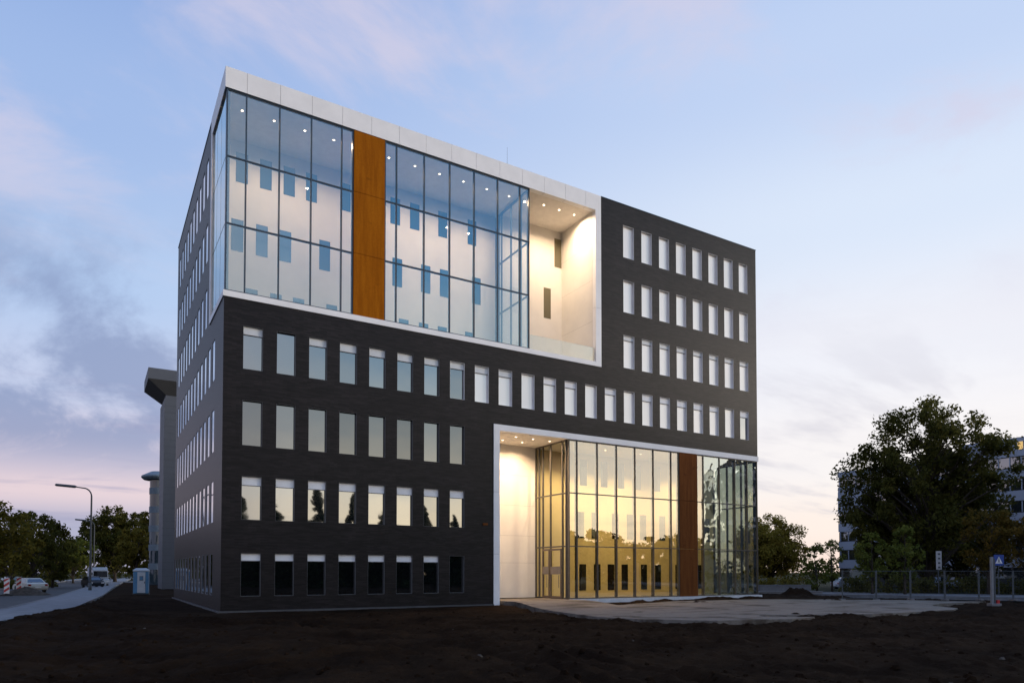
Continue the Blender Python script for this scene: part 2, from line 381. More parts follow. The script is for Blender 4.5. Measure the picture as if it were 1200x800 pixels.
strip('far_pavement', -13.4, -11.34, .0, M['path'], YS)
# street on the right
yr = [-90, -40, 0, 40, 90, 200]
cr = lambda y: 49.0 - .43 * (y - 6)
strip('side_street', 5.2, 11.5, -.10, M['asphalt'], yr, cr)
strip('side_pavement', 0.0, 2.6, -.02, M['path'], yr, cr)
strip('cycle_path', 2.75, 4.2, -.07, M['asphalt'], yr, cr)
strip('side_kerb', 4.2, 5.2, .0, M['path'], yr, cr)

# displaced building-site soil
def soil():
    xs = np.arange(-14, 46.01, .16); ys_ = np.arange(-33, 30.01, .16)
    X, Y = np.meshgrid(xs, ys_)
    Z = .40 * fbm(X * .16, Y * .16, 5, 3) + .26 * fbm(X * .7, Y * .7, 11, 3) + .34 * np.abs(fbm(X * 2.1, Y * 2.1, 23, 4)) + .05 * fbm(X * 5.5, Y * 5.5, 57, 2) - .06
    # tyre ruts that sweep across the site
    for (cx, cy_, r0) in ((30, 25, 43.0), (30, 25, 44.9), (12, -60, 41.5), (12, -60, 43.3), (-30, -20, 33), (-30, -20, 34.8), (18, 40, 60.5), (18, 40, 62.4)):
        d = np.hypot(X - cx, Y - cy_) - r0
        Z += (-.20 * np.exp(-(d / .24) ** 2) + .11 * np.exp(-((np.abs(d) - .42) / .16) ** 2)) * np.clip(.55 + 1.6 * fbm(X * .2 + cx, Y * .2, 31, 2), 0, 1)
    # flatten near the building and sink under it
    dist = np.maximum(np.maximum(-X, X - 38), np.maximum(-Y, Y - 22))
    k = np.clip(dist / 5, 0.12, 1); Z = Z * k - .05
    inside = (X > .3) & (X < 37.5) & (Y > .3) & (Y < 21.7); Z[inside] = -.3
    # heap of soil by the far corner, and under the apron
    Z += 1.0 * np.exp(-(((X - 41.3) / 1.5) ** 2 + ((Y + .8) / .9) ** 2)) * (.75 + .8 * fbm(X * 1.6, Y * 1.6, 8, 3))
    Z += np.where((X > 21.5) & (X < 40), 1, 0) * .26 * np.exp(-((Y + 2.6 + .8 * fbm(X * .4, Y * 0 + 3, 41, 2)) / .8) ** 2) * (.7 + 1.5 * fbm(X * .9, Y * .9, 43, 3)) * np.clip((X - 21.5) / 2, 0, 1)
    # rise from the path edge
    e_ = np.interp(Y, [p[0] for p in EDGE], [p[1] for p in EDGE])
    dx = X - e_
    Z += .16 * np.exp(-((dx - 1.6) / 1.0) ** 2)
    Z = np.where(dx < .12, -.35, Z)
    V = np.stack([X, Y, Z], -1).reshape(-1, 3)
    ny, nx = X.shape
    i = np.arange(ny * nx).reshape(ny, nx)
    Fq = np.stack([i[:-1, :-1], i[:-1, 1:], i[1:, 1:], i[1:, :-1]], -1).reshape(-1, 4)
    keep = (dx.reshape(-1)[Fq] > -.4).any(1)
    keep &= ~inside.reshape(-1)[Fq].all(1)
    ctr = V[Fq[:, 0]]; keep &= (ctr[:, 0] < cr(0) - .43 * (ctr[:, 1]) + .2)
    Fq = Fq[keep]
    me = bpy.data.meshes.new('site_soil'); me.from_pydata(V.tolist(), [], Fq.tolist()); me.materials.append(M['soil'])
    me.polygons.foreach_set('use_smooth', [True] * len(me.polygons))
    o = link('site_soil', me); o['kind'] = 'structure'
    return X, Y, Z
SX, SY, SZ = soil()
def soil_z(x, y):
    j = int(np.clip(round((x + 14) / .16), 0, SX.shape[1] - 1)); i = int(np.clip(round((y + 33) / .16), 0, SX.shape[0] - 1)); return float(SZ[i, j])
# outer soil beyond the fine sheet
mb = MB(); mb.quad((-13.4, -60, -.16), (56, -60, -.16), (56, -32.9, -.16), (-13.4, -32.9, -.16))
mb.quad((-4.6, 29.9, -.12), (40, 29.9, -.12), (40, 120, -.12), (0, 120, -.12)); struct('outer_soil', mb, M['soil'])

# clods scattered over the soil
def clods():
    rnd = np.random.default_rng(4); mb = MB()
    base = [(1, 0, -.3), (.3, .9, -.3), (-.8, .55, -.3), (-.8, -.6, -.3), (.35, -.95, -.3), (.5, .15, .6), (-.4, .3, .75), (-.2, -.5, .6)]
    fs = [(0, 1, 5), (1, 6, 5), (1, 2, 6), (2, 3, 6), (3, 7, 6), (3, 4, 7), (4, 0, 7), (0, 5, 7), (5, 6, 7)]
    for k in range(3200):
        d = 9 + 26 * rnd.random() ** 1.4; a = R(-8 + 80 * rnd.random())
        x, y = CAMX + math.sin(a) * d, CAMY + math.cos(a) * d
        if y > -1 or x < edge(y) + .5: continue
        if in_apron(x, y): continue
        s = .018 + .11 * rnd.random() ** 5; z = soil_z(x, y); n = len(mb.v); th = rnd.random() * 6.28
        pale = 1 if rnd.random() < .012 else 0
        for (bx, by, bz) in base:
            j = 1 + .35 * (rnd.random() - .5); mb.v.append((x + s * j * (bx * math.cos(th) - by * math.sin(th)), y + s * j * (bx * math.sin(th) + by * math.cos(th)), z + s * bz * j * .8))
        for f in fs: mb.f.append(tuple(n + i for i in f)); mb.mi.append(pale)
    o = mb.obj('soil_clods', [M['soil'], MATS['pale_stone']]); o['kind'] = 'stuff'; o['label'] = 'clods and small stones scattered over the dark soil'
pbr('pale_stone', (.07, .06, .05), .9)
APRON = [(15.3, 3.0), (15.6, -1.3), (14.3, -5.2), (13.3, -9.2), (12.7, -12.6), (13.3, -15.0), (15.2, -16.9), (18.4, -17.7), (20.4, -17.3), (18.8, -15.9), (19.4, -15.3),
         (24.2, -17.4), (31.0, -17.4), (33.0, -16.6), (34.2, -14.6), (37.6, -13.2), (43, -13.2), (41.0, -9.0), (38.1, -6.4), (32.6, -4.6), (25.5, -4.1), (19.6, -5.6), (20.6, -1.2), (20.34, 0), (20.34, 3.0)]
def in_apron(x, y):
    c = False; n = len(APRON)
    for i in range(n):
        x1, y1 = APRON[i]; x2, y2 = APRON[i - 1]
        if (y1 > y) != (y2 > y) and x < (x2 - x1) * (y - y1) / (y2 - y1) + x1: c = not c
    return c
def apron():
    # jagged outline resampled, sits just above the levelled soil
    pts = []
    for i in range(len(APRON)):
        a, b = Vector(APRON[i]), Vector(APRON[(i + 1) % len(APRON)]); L = (b - a).length; k = max(1, int(L / .5))
        for j in range(k):
            p = a.lerp(b, j / k); inner = p.y > -1
            d = 0 if inner else .28 * float(fbm(np.array(p.x * 1.3), np.array(p.y * 1.3), 77, 3)); nrm = Vector((b.y - a.y, a.x - b.x)).normalized()
            pts.append(p + nrm * d)
    import bmesh
    bm = bmesh.new()
    top = [bm.verts.new((p.x, p.y, .19 if p.y > -2.6 and p.x < 21 else .19 + (.045 - .19) * min(1, max(0, (-2.6 - p.y) / 4)))) for p in pts]
    f = bm.faces.new(top); bmesh.ops.triangulate(bm, faces=[f])
    bot = [bm.verts.new((p.x, p.y, -.3)) for p in pts]
    n = len(pts)
    for i in range(n): bm.faces.new((top[i], bot[i], bot[(i + 1) % n], top[(i + 1) % n]))
    bmesh.ops.recalc_face_normals(bm, faces=bm.faces)
    me = bpy.data.meshes.new('entrance_path'); bm.to_mesh(me); bm.free(); me.materials.append(M['slab'])
    o = link('entrance_path', me); o['kind'] = 'structure'
apron(); clods()

# ================================================================== the building
BW, BD, BH = 37.83, 22.2, 26.4
bld = thing('office_building', 'dark brick office block with white-framed glass corner and lit recessed entrance', 'building', (0, 0, 0))
ROWZ = [(.72, 2.81), (4.43, 6.55), (8.05, 10.26), (11.78, 13.9), (15.44, 17.63), (19.17, 21.33), (22.86, 25.03)]
COLX = [.9 + 1.594 * i for i in range(23)]; WW = .93
LEFTY = [3.2 + 1.594 * k - WW / 2 for k in range(12)]
front = []      # (col, row)
for c in range(23):
    for r in range(7):
        if r < 3 and c < 8 or r == 3 or r > 3 and c >= 15: front.append((c, r))
left = [(k, r) for r in range(7) for k in range(12) if r < 4 or k >= 2]
def holed(mb, U0, U1, Z0, Z1, holes, put):
    us = sorted({U0, U1} | {min(max(h[i], U0), U1) for h in holes for i in (0, 1)}); zs = sorted({Z0, Z1} | {min(max(h[i], Z0), Z1) for h in holes for i in (2, 3)})
    for a, b in zip(us[:-1], us[1:]):
        z_start = None
        for c, d in zip(zs[:-1], zs[1:]):
            um, zm = (a + b) / 2, (c + d) / 2
            if not any(h[0] < um < h[1] and h[2] < zm < h[3] for h in holes): put(a, b, c, d)
wall = MB()
FH = [(0, 22.91, 15.18, 26.4), (14.9, BW, 0, 10.61)] + [(COLX[c], COLX[c] + WW, *ROWZ[r]) for c, r in front]
holed(wall, 0, BW, -.3, BH, FH, lambda a, b, c, d: wall.quad((a, 0, c), (b, 0, c), (b, 0, d), (a, 0, d)))
LH = [(0, 4.71, 15.18, 26.4)] + [(LEFTY[k], LEFTY[k] + WW, *ROWZ[r]) for k, r in left]
holed(wall, 0, BD, -.3, BH, LH, lambda a, b, c, d: wall.quad((0, b, c), (0, a, c), (0, a, d), (0, b, d)))
holed(wall, 0, BD, -.3, BH, [(0, 4.28, .2, 10.61)], lambda a, b, c, d: wall.quad((BW, a, c), (BW, b, c), (BW, b, d), (BW, a, d)))
wall.quad((BW, BD, -.3), (0, BD, -.3), (0, BD, BH), (BW, BD, BH))
wall.obj('wall', M['brick'], bld)
# parapet coping
cp = MB()
cp.box(22.93, BW + .03, -.03, .35, BH, BH + .05); cp.box(BW - .35, BW + .03, .35, BD + .03, BH, BH + .05)
cp.box(-.03, .32, 4.73, BD + .03, BH, BH + .05); cp.box(.32, BW - .35, BD - .32, BD + .03, BH, BH + .05)
cp.obj('coping', M['mullion'], bld)
rf = MB(); rf.quad((0.2, .2, 26.1), (BW - .2, .2, 26.1), (BW - .2, BD - .2, 26.1), (.2, BD - .2, 26.1))
rfo = rf.obj('roof', M['roof'], bld)
for ax, ay in ((17.6, 3.0), (20.6, 6.2)):
    a = MB(); a.tube([(ax, ay, 26.1), (ax, ay, 29.6)], [.014, .006], 6); a.obj('lightning_rod', M['steel'], rfo)
pl = MB(); pl.box(-.06, 14.88, -.14, -.004, -.3, .03); pl.box(-.14, -.06, -.14, BD, -.3, .03); pl.obj('plinth', M['plinth'], bld)
nb = MB(); nb.box(14.18, 14.5, -.06, -.002, 4.62, 4.74); nb.obj('wall_box', M['corten2'], bld)

# windows: reveal frame, pane, blind (shared meshes)
def wmesh(h, mat='reveal'):
    f = MB(); t = .012; d = .17
    f.box(0, t, .004, d, 0, h); f.box(WW - t, WW, .004, d, 0, h); f.box(t, WW - t, .004, d, h - t, h); f.box(t, WW - t, .004, d, 0, t)
    return f.mesh('window', M[mat])
def pmesh(h, mat, name):
    p = MB(); p.quad((.012, .165, .012), (WW - .012, .165, .012), (WW - .012, .165, h - .012), (.012, .165, h - .012)); return p.mesh(name, mat)
def bmesh_(h, frac, mat):
    p = MB(); z0 = h * (1 - frac); p.box(.014, WW - .014, .11, .15, z0, h - .014); p.box(.014, WW - .014, .105, .155, z0 - .03, z0, 1); return p.mesh('blind', [mat, M['joint']])
WM = {}
def get(key, fn):
    if key not in WM: WM[key] = fn()
    return WM[key]
rw = random.Random(12)
def add_window(loc, rz, r, kind, blindfrac, bm='blind', flush=False):
    h = round(ROWZ[r][1] - ROWZ[r][0], 3)
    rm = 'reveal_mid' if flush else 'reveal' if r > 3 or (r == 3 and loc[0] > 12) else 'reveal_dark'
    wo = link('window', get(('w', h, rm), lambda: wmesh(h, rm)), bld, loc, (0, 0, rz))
    po = link('pane', get(('p', h, kind), lambda: pmesh(h, M[kind], 'pane')), wo)
    if flush: po.location.y = -.14
    if blindfrac: link('blind', get(('b', h, blindfrac, bm), lambda: bmesh_(h, blindfrac, M[bm])), wo)
for c, r in front:
    kind, bf, bm = 'pane_dark', 0, 'blind'
    if r == 0: kind = 'pane_ground'; bf = .17 if c < 7 else 0
    elif r == 1: bf = .20
    elif r == 2: bf = 0; kind = 'pane_row'
    elif r == 3:
        bf = 0 if c in (1, 10, 13, 15, 21) else rw.choice([.17, .18, .2]); bm = 'blind2' if c < 10 else 'blind'
        kind = 'pane_four' if c < 8 else 'pane_blind'
        if c == 22: kind = 'pane_dark'
    elif r == 4: kind = 'pane_blind'; bf = .13; bm = 'blind2'
    else: kind = 'pane_blind'
    add_window((COLX[c], 0, ROWZ[r][0]), 0, r, kind, bf, bm)
near = sorted(left, key=lambda q: (q[0], abs(q[1] - 3)))
for k, r in near[:29]:
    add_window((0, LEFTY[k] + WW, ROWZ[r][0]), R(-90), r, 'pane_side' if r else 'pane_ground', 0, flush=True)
rest = MB()
for k, r in near[29:]:
    z0, z1 = ROWZ[r]; y0 = LEFTY[k]; y1 = y0 + WW; t = .012
    rest.box(.004, .17, y0, y0 + t, z0, z1); rest.box(.004, .17, y1 - t, y1, z0, z1); rest.box(.004, .17, y0 + t, y1 - t, z1 - t, z1); rest.box(.004, .17, y0 + t, y1 - t, z0, z0 + t)
    rest.quad((.025, y1 - t, z0 + t), (.025, y0 + t, z0 + t), (.025, y0 + t, z1 - t), (.025, y1 - t, z1 - t), 1 if r else 2)
ro = rest.obj('far_windows', [M['reveal_mid'], M['pane_side'], M['pane_ground']], bld); ro['kind'] = 'stuff'; ro['label'] = 'narrow windows along the far end of the side wall'

# -------- white frames
def panel_run(mb, x0, x1, joints, y0, y1, z0, z1):
    xs = [x0] + [j for j in joints if x0 + .2 < j < x1 - .2] + [x1]
    for a, b in zip(xs[:-1], xs[1:]):
        mb.box(a + (.008 if a > x0 else 0), b - (.008 if b < x1 else 0), y0, y1, z0, z1)
    if len(xs) > 2: mb.box(x0 + .05, x1 - .05, y0 + .03, y1 - .02, z0 + .002, z1 - .002, 1)
JX = [.95 + 1.594 * k for k in range(15)]
fr = MB()
panel_run(fr, -.05, 22.91, JX, -.05, .30, 25.40, 26.42)
panel_run(fr, -.05, 22.91, [], -.05, .30, 15.18, 15.47)
for a, b in ((15.47, 19.0), (19.016, 22.2), (22.216, 25.40)): fr.box(22.47, 22.91, -.05, .30, a, b)
fr.box(22.49, 22.89, .0, .28, 15.5, 25.3, 1)
for a, b in ((.30, 1.9), (1.916, 3.3), (3.316, 4.71)): fr.box(-.05, .30, a, b, 25.40, 26.42)
fr.box(-.05, .30, .30, 4.71, 15.18, 15.47); fr.box(-.05, .30, 4.29, 4.71, 15.47, 25.40)
fr.box(-.03, .28, .3, 4.7, 25.5, 26.3, 1)
fr.obj('upper_frame', [M['white'], M['joint']], bld)
fl = MB()
panel_run(fl, 14.9, BW + .05, [], -.05, .30, 10.25, 10.61)
for a, b in ((-.25, 2.95), (2.966, 6.6), (6.616, 10.25)): fl.box(14.9, 15.3, -.05, .30, a, b)
fl.box(14.92, 15.28, 0, .28, 0, 10.2, 1)
fl.box(BW - .30, BW + .05, .30, 4.3, 10.25, 10.61)
fl.obj('lower_frame', [M['white'], M['joint']], bld)
cb = MB(); cb.box(20.36, BW + .12, -.22, .02, -.12, .20); cb.box(BW - .05, BW + .12, .02, 4.3, -.12, .20); cb.obj('base_curb', M['curb'], bld)

# -------- upper atrium behind the glass corner
ZF, ZC, YI, XI = 15.45, 25.45, 4.28, 17.43
iw = MB(); iw.quad((0.05, YI, ZF), (XI, YI, ZF), (XI, YI, ZC), (0.05, YI, ZC)); 
iwo = iw.obj('atrium_wall', M['whitewall'], bld)
fl_ = MB(); fl_.quad((.05, .05, ZF), (22.47, .05, ZF), (22.47, YI, ZF), (.05, YI, ZF)); fl_.obj('atrium_floor', M['floor'], bld)
ce = MB(); ce.quad((.05, .05, ZC), (.05, YI, ZC), (22.6, YI, ZC), (22.6, .05, ZC)); ceo = ce.obj('atrium_ceiling', M['ceil'], bld)
kx = lambda x: -5.24 + (x + 5.24) * 1.01215
IW = {'A': (22.9 + .28, 24.81, [1.08, 2.33, 3.59, 4.83, 6.80, 9.88, 11.15, 13.05, 15.12]),
      'B': (19.36, 21.10, [.88, 2.15, 3.41, 5.61, 10.03, 11.9, 13.17, 15.45]),
      'C': (15.62, 17.42, [1.65, 2.93, 4.16, 6.04, 10.46, 11.77, 13.04, 14.95])}
def inner_window(x, z0, z1, y, parent, mat, wd=.63):
    p = MB(); p.box(x, x + wd, y - .012, y + .02, z0, z1); fo = p.obj('inner_window', M[mat], parent)
    return fo
for k, (z0, z1, xs) in IW.items():
    for x in xs: inner_window(kx(x), z0, z1, YI, iwo, 'pane_in')
# curtain walls: mullions and transoms as one frame mesh, the glazing as its sub-part
def curtain(name, xs, zs, z0, z1, y0, depth, wd=.07, axis='x', at_=0.0, glass='glass_up', bands=()):
    mb = MB()
    def B(u0, u1, v0, v1, za, zb):
        if axis == 'x': mb.box(u0, u1, v0, v1, za, zb)
        else: mb.box(v0, v1, u0, u1, za, zb)
    for x in xs: B(x - wd / 2, x + wd / 2, y0, y0 + depth, z0, z1)
    for z in zs:
        for a, b in zip(xs[:-1], xs[1:]): B(a + wd / 2, b - wd / 2, y0 + .01, y0 + min(depth, .16), z - wd / 2, z + wd / 2)
    for z in (z0, z1 - .07):
        for a, b in zip(xs[:-1], xs[1:]): B(a + wd / 2, b - wd / 2, y0 + .01, y0 + .16, z, z + .07)
    o = mb.obj(name, M['mullion_low' if name.startswith(('lobby', 'entrance')) else 'mullion'], bld)
    return o
def glazing(parent, rects, mat, axis='x'):
    mb = MB()
    for (a, b, v, z0, z1) in rects:
        if axis == 'x': mb.quad((a, v, z0), (b, v, z0), (b, v, z1), (a, v, z1))
        else: mb.quad((v, b, z0), (v, a, z0), (v, a, z1), (v, b, z1))
    return mb.obj('glazing', M[mat], parent)
def panes(xs, zs, v): return [(a + .035, b - .035, v, c + .035, d - .035) for a, b in zip(xs[:-1], xs[1:]) for c, d in zip(zs[:-1], zs[1:])]
T1, T2 = 18.79, 22.09
Z3 = [15.47, T1, T2, 25.40]
xa = [.06, .95, 2.544, 4.138, 5.732, 6.33]; xb = [8.14, 8.80, 10.45, 12.04, 13.62, 15.20, 16.76, 17.40]
for xs in (xa, xb):
    o = curtain('curtain_wall', xs, (T1, T2), 15.47, 25.40, .02, .18, wd=.06)
    glazing(o, panes(xs, Z3, .07), 'glass_up')
ya = [.22, 1.55, 2.9, 4.25]
o = curtain('side_curtain_wall', ya, (T1, T2), 15.47, 25.40, .035, .18, axis='y'); glazing(o, panes(ya, Z3, .03), 'glass_up', 'y')
yb = [.20, 1.0, 2.2, 3.4, 3.76]
o = curtain('loggia_partition', yb, (T1, T2), 15.47, 25.40, 17.36, .10, axis='y'); glazing(o, panes(yb, Z3, 17.43), 'glass_in', 'y')
# rust-coloured steel panels
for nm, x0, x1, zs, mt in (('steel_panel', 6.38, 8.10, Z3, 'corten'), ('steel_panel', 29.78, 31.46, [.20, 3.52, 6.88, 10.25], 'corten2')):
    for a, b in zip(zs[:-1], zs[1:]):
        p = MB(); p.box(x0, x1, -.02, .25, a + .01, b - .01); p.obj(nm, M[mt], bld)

# -------- loggia
lw = MB(); lw.quad((XI, 3.8, ZF), (22.47, 3.8, ZF), (22.47, 3.8, ZC), (XI, 3.8, ZC)); lwo = lw.obj('loggia_back_wall', M['whitewall'], bld)
lr = MB()
for k, (a, b) in enumerate(((15.45, 18.2), (18.21, 20.9), (20.91, 23.3), (23.31, 25.45))): lr.quad((22.465, .3, a), (22.465, 3.8, a), (22.465, 3.8, b), (22.465, .3, b))
lr.quad((22.475, .3, 15.45), (22.475, 3.8, 15.45), (22.475, 3.8, 25.45), (22.475, .3, 25.45), 1); lr.obj('loggia_side_wall', [M['whitewall'], M['joint']], bld)
lfl = MB(); lfl.quad((XI + .05, .2, ZF + .006), (22.46, .2, ZF + .006), (22.46, 3.79, ZF + .006), (XI + .05, 3.79, ZF + .006)); lfl.obj('loggia_bounce_floor', M['whitewall'], bld)  # unseen pale floor sheet, added to bounce the downlights up into the loggia
inner_window(21.86, 22.97, 24.98, 3.8, lwo, 'pane_logg', .58); inner_window(20.97, 19.26, 21.36, 3.8, lwo, 'pane_logg', .58)
rl = MB(); rl.box(17.48, 22.45, .10, .13, 15.48, 16.42); rl.obj('glass_parapet', M['glass_rail'], bld)

# -------- downlights: fixture ring, glowing disc and its own lamp
LAMPS = {}
def downlight(x, y, z, power, kind, spot=None, color=(1, .80, .55)):
    ring = get('ring', lambda: (lambda m: (m.lathe([(.055, -.002), (.09, -.006), (.09, .0)], seg=14), m.mesh('downlight', M['white']))[1])(MB()))
    fo = link('downlight', ring, bld, (x, y, z - .004))
    disc = get('disc', lambda: (lambda m: (m.poly([(.055 * math.cos(t * math.pi / 6), -.055 * math.sin(t * math.pi / 6), 0) for t in range(12)]), m.mesh('bulb', M['lamp']))[1])(MB()))
    link('bulb', disc, fo, (0, 0, -.008))
    if kind not in LAMPS:
        L = bpy.data.lights.new('lamp', 'AREA'); L.shape = 'DISK'; L.size = .14; L.energy = power; L.color = color; L.spread = R(175 if spot is None else spot); LAMPS[kind] = L
    link('lamp', LAMPS[kind], fo, (0, 0, -.03))
for x in (.99, 2.57, 4.16, 5.73, 8.9, 10.49, 12.07, 13.65, 15.25, 16.85): downlight(x, 1.5, ZC, 92, 'atrium', 152, (1, .70, .43))
for x in (19.3, 20.5, 21.7): downlight(x, 1.25, ZC, 165, 'loggia', 158, (1, .71, .45))

# -------- lower atrium and entrance recess
zf, zc, xg, xr, yv = .21, 10.27, 20.34, BW - .05, 3.85
vw = MB()
for a, b in ((.21, 2.5), (2.51, 4.3), (4.31, 6.3), (6.31, 8.3), (8.31, 10.27)): vw.quad((15.3, yv, a), (xg, yv, a), (xg, yv, b), (15.3, yv, b))
vw.quad((15.3, yv + .01, .21), (xg, yv + .01, .21), (xg, yv + .01, 10.27), (15.3, yv + .01, 10.27), 1)
vw.quad((15.3, .3, .21), (15.3, .3, 10.27), (15.3, yv, 10.27), (15.3, yv, .21)); vw.obj('entrance_wall', [M['whitewall'], M['joint']], bld)
lc = MB(); lc.quad((15.3, .05, zc), (15.3, YI, zc), (xr, YI, zc), (xr, .05, zc)); lc.obj('lobby_ceiling', M['ceil'], bld)
lf = MB(); lf.quad((xg, .02, zf), (xr, .02, zf), (xr, YI, zf), (xg, YI, zf)); lf.obj('lobby_floor', M['floor'], bld)
li = MB(); li.quad((xg, YI, zf), (BW, YI, zf), (BW, YI, zc), (xg, YI, zc)); lio = li.obj('lobby_wall', M['yellow'], bld)
LW = {'g': (.60, 2.46, [23.91, 25.19, 26.43, 27.71, 29.55, 30.93, 33.0, 35.3]), 'm': (4.31, 6.16, [23.75, 25.0, 26.85, 28.23, 29.49, 31.39, 33.1, 36.1]), 'u': (8.05, 9.9, [24.0, 25.84, 27.4, 29.0, 30.9, 34.0])}
for k, (z0, z1, xs) in LW.items():
    for x in xs: inner_window(kx(x), z0, z1, YI, lio, 'pane_in_low', .6)
t1, t2 = 3.52, 6.88; z3 = [.20, t1, t2, 10.25]
xc = [20.38, 21.0, 22.62, 24.21, 25.79, 27.4, 29.03, 29.74]; xd = [31.50, 32.14, 33.78, 35.4, 36.72, BW - .04]
o = curtain('lobby_curtain_wall', xc, (t1, t2), .20, 10.25, .02, .26, wd=.06); glazing(o, panes(xc, z3, .08), 'glass_low')
o = curtain('lobby_curtain_wall', xd, (t1, t2), .20, 10.25, .02, .26, wd=.06); glazing(o, panes(xd[:2] , z3, .08), 'glass_low'); glazing(o, panes(xd[1:], z3, .08), 'glass_warp')
yc = [.28, 1.5, 2.9, 4.25]
o = curtain('lobby_side_curtain_wall', yc, (t1, t2), .20, 10.25, xr - .14, .16, axis='y'); glazing(o, panes(yc, z3, xr), 'glass_low', 'y')
yd = [.30, .70, 2.05, 2.95, 3.4, 3.82]
o = curtain('entrance_partition', yd, (t1, t2), .21, 10.25, xg - .05, .10, axis='y', wd=.09); glazing(o, panes(yd, z3, xg), 'glass_in', 'y')
M['doorframe'] = pbr('door_frame_bronze', (.12, .09, .075), .4, spec=.5)
M['doorbar'] = pbr('door_band', (.17, .15, .14), .5)
for a, b in ((.75, 2.0), (2.1, 2.9)):
    d = MB(); X0, X1 = xg - .11, xg - .055
    d.box(X0, X1, a, a + .09, .22, 3.4); d.box(X0, X1, b - .09, b, .22, 3.4); d.box(X0, X1, a + .09, b - .09, 3.28, 3.4); d.box(X0, X1, a + .09, b - .09, .22, .36)
    dr = d.obj('door', M['doorframe'], bld)
    q = MB(); q.box(X0 + .005, X1 - .005, a + .09, b - .09, 1.75, 2.25); q.obj('door_band', M['doorbar'], dr)
    hh = MB(); hh.tube([(X0 - .06, a + .16, .9), (X0 - .06, a + .16, 1.7)], .018, 8); hh.obj('handle', M['steel'], dr)
for x, y in ((17.0, 2.55), (17.2, 1.25), (18.5, 2.6), (18.5, 1.3), (19.78, 1.35)): downlight(x, y, zc, 118, 'entrance', 146, (1, .66, .38))
for x in (21.8, 24.9, 28.1, 32.9): downlight(x, 2.1, zc, 230, 'lobby', 120, (1, .76, .46))

# ================================================================== other buildings
M['greycl'] = pbr('grey_cladding', (.078, .088, .108), .6, var=.06, scale=.6)
M['greydark'] = pbr('dark_soffit', (.03, .032, .035), .7)
M['bluewhite'] = pbr('pale_cladding', (.33, .37, .45), .6, var=.06, scale=.4)
M['bluegrey'] = pbr('blue_grey_band', (.12, .16, .20), .6)
M['ribbon'] = panemat('ribbon_glass', (.02, .025, .03, 1), .22, .004)
M['litwin'] = emis('lit_window', (1, .66, .26, 1), .75)
M['greenglass'] = panemat('curved_glass', (.025, .042, .055, 1), .05, .004)

# grey tower with an overhanging roof, behind on the left
tx, ty = at(196, 84)
tw = thing('office_tower', 'tall grey clad stair tower with overhanging flat roof behind the dark block', 'building', (tx, ty, -.2))
b = MB()
for k in range(28): b.box(-.55, 12, 0, 6.0, k * .82, k * .82 + .805)
b.box(-.53, 11.9, .03, 5.9, 0, 21.5, 1); b.obj('wall', [M['greycl'], M['greydark']], tw)
b = MB(); b.box(-.4, 12, .1, 5.8, 22.97, 25.4); b.obj('neck', M['greycl'], tw)
b = MB(); b.box(-2.35, 12.3, -.6, 7.0, 25.05, 26.35)
b.poly([(-2.35, -.6, 25.05), (-.4, 0, 23.4), (-.4, 5.8, 23.4), (-2.35, 7.0, 25.05)], 1); b.poly([(-2.35, -.6, 25.05), (12.3, -.6, 25.05), (12.3, .1, 23.4), (-.4, .1, 23.4)], 1)
b.obj('roof', [M['greycl'], M['greydark']], tw)

# glazed office with a round end and canopy
gx, gy = at(186.5, 112)
gb = thing('glazed_office', 'curved glass office end with round roof canopy beside the grey tower', 'building', (gx, gy, -.3))
def arc(r, z0, z1, mb, mi=0, n=24):
    for k in range(n):
        a0, a1 = math.pi / 2 + math.pi * k / n, math.pi / 2 + math.pi * (k + 1) / n
        p0, p1 = (r * math.cos(a0), r * math.sin(a0)), (r * math.cos(a1), r * math.sin(a1))
        mb.quad((*p0, z0), (*p1, z0), (*p1, z1), (*p0, z1), mi)
    mb.quad((0, -r, z0), (14, -r, z0), (14, -r, z1), (0, -r, z1), mi); mb.quad((14, r, z0), (0, r, z0), (0, r, z1), (14, r, z1), mi)
b = MB(); arc(1.5, 0, 17.0, b); b.obj('glass_facade', M['greenglass'], gb)
for k in range(5):
    b = MB(); arc(1.56, 2.6 + k * 3.0, 3.6 + k * 3.0, b); b.obj('floor_band', M['bluegrey'], gb)
b = MB(); b.lathe([(.1, 16.6), (2.4, 16.9), (2.75, 17.25), (2.7, 17.5), (1.4, 18.2), (.1, 18.3)], seg=28); b.obj('canopy', pbr('canopy_metal', (.13, .18, .22), .5), gb)
b = MB(); b.quad((0, -1.55, 17.02), (14, -1.55, 17.02), (14, 1.55, 17.02), (0, 1.55, 17.02)); b.obj('roof', M['roof'], gb)

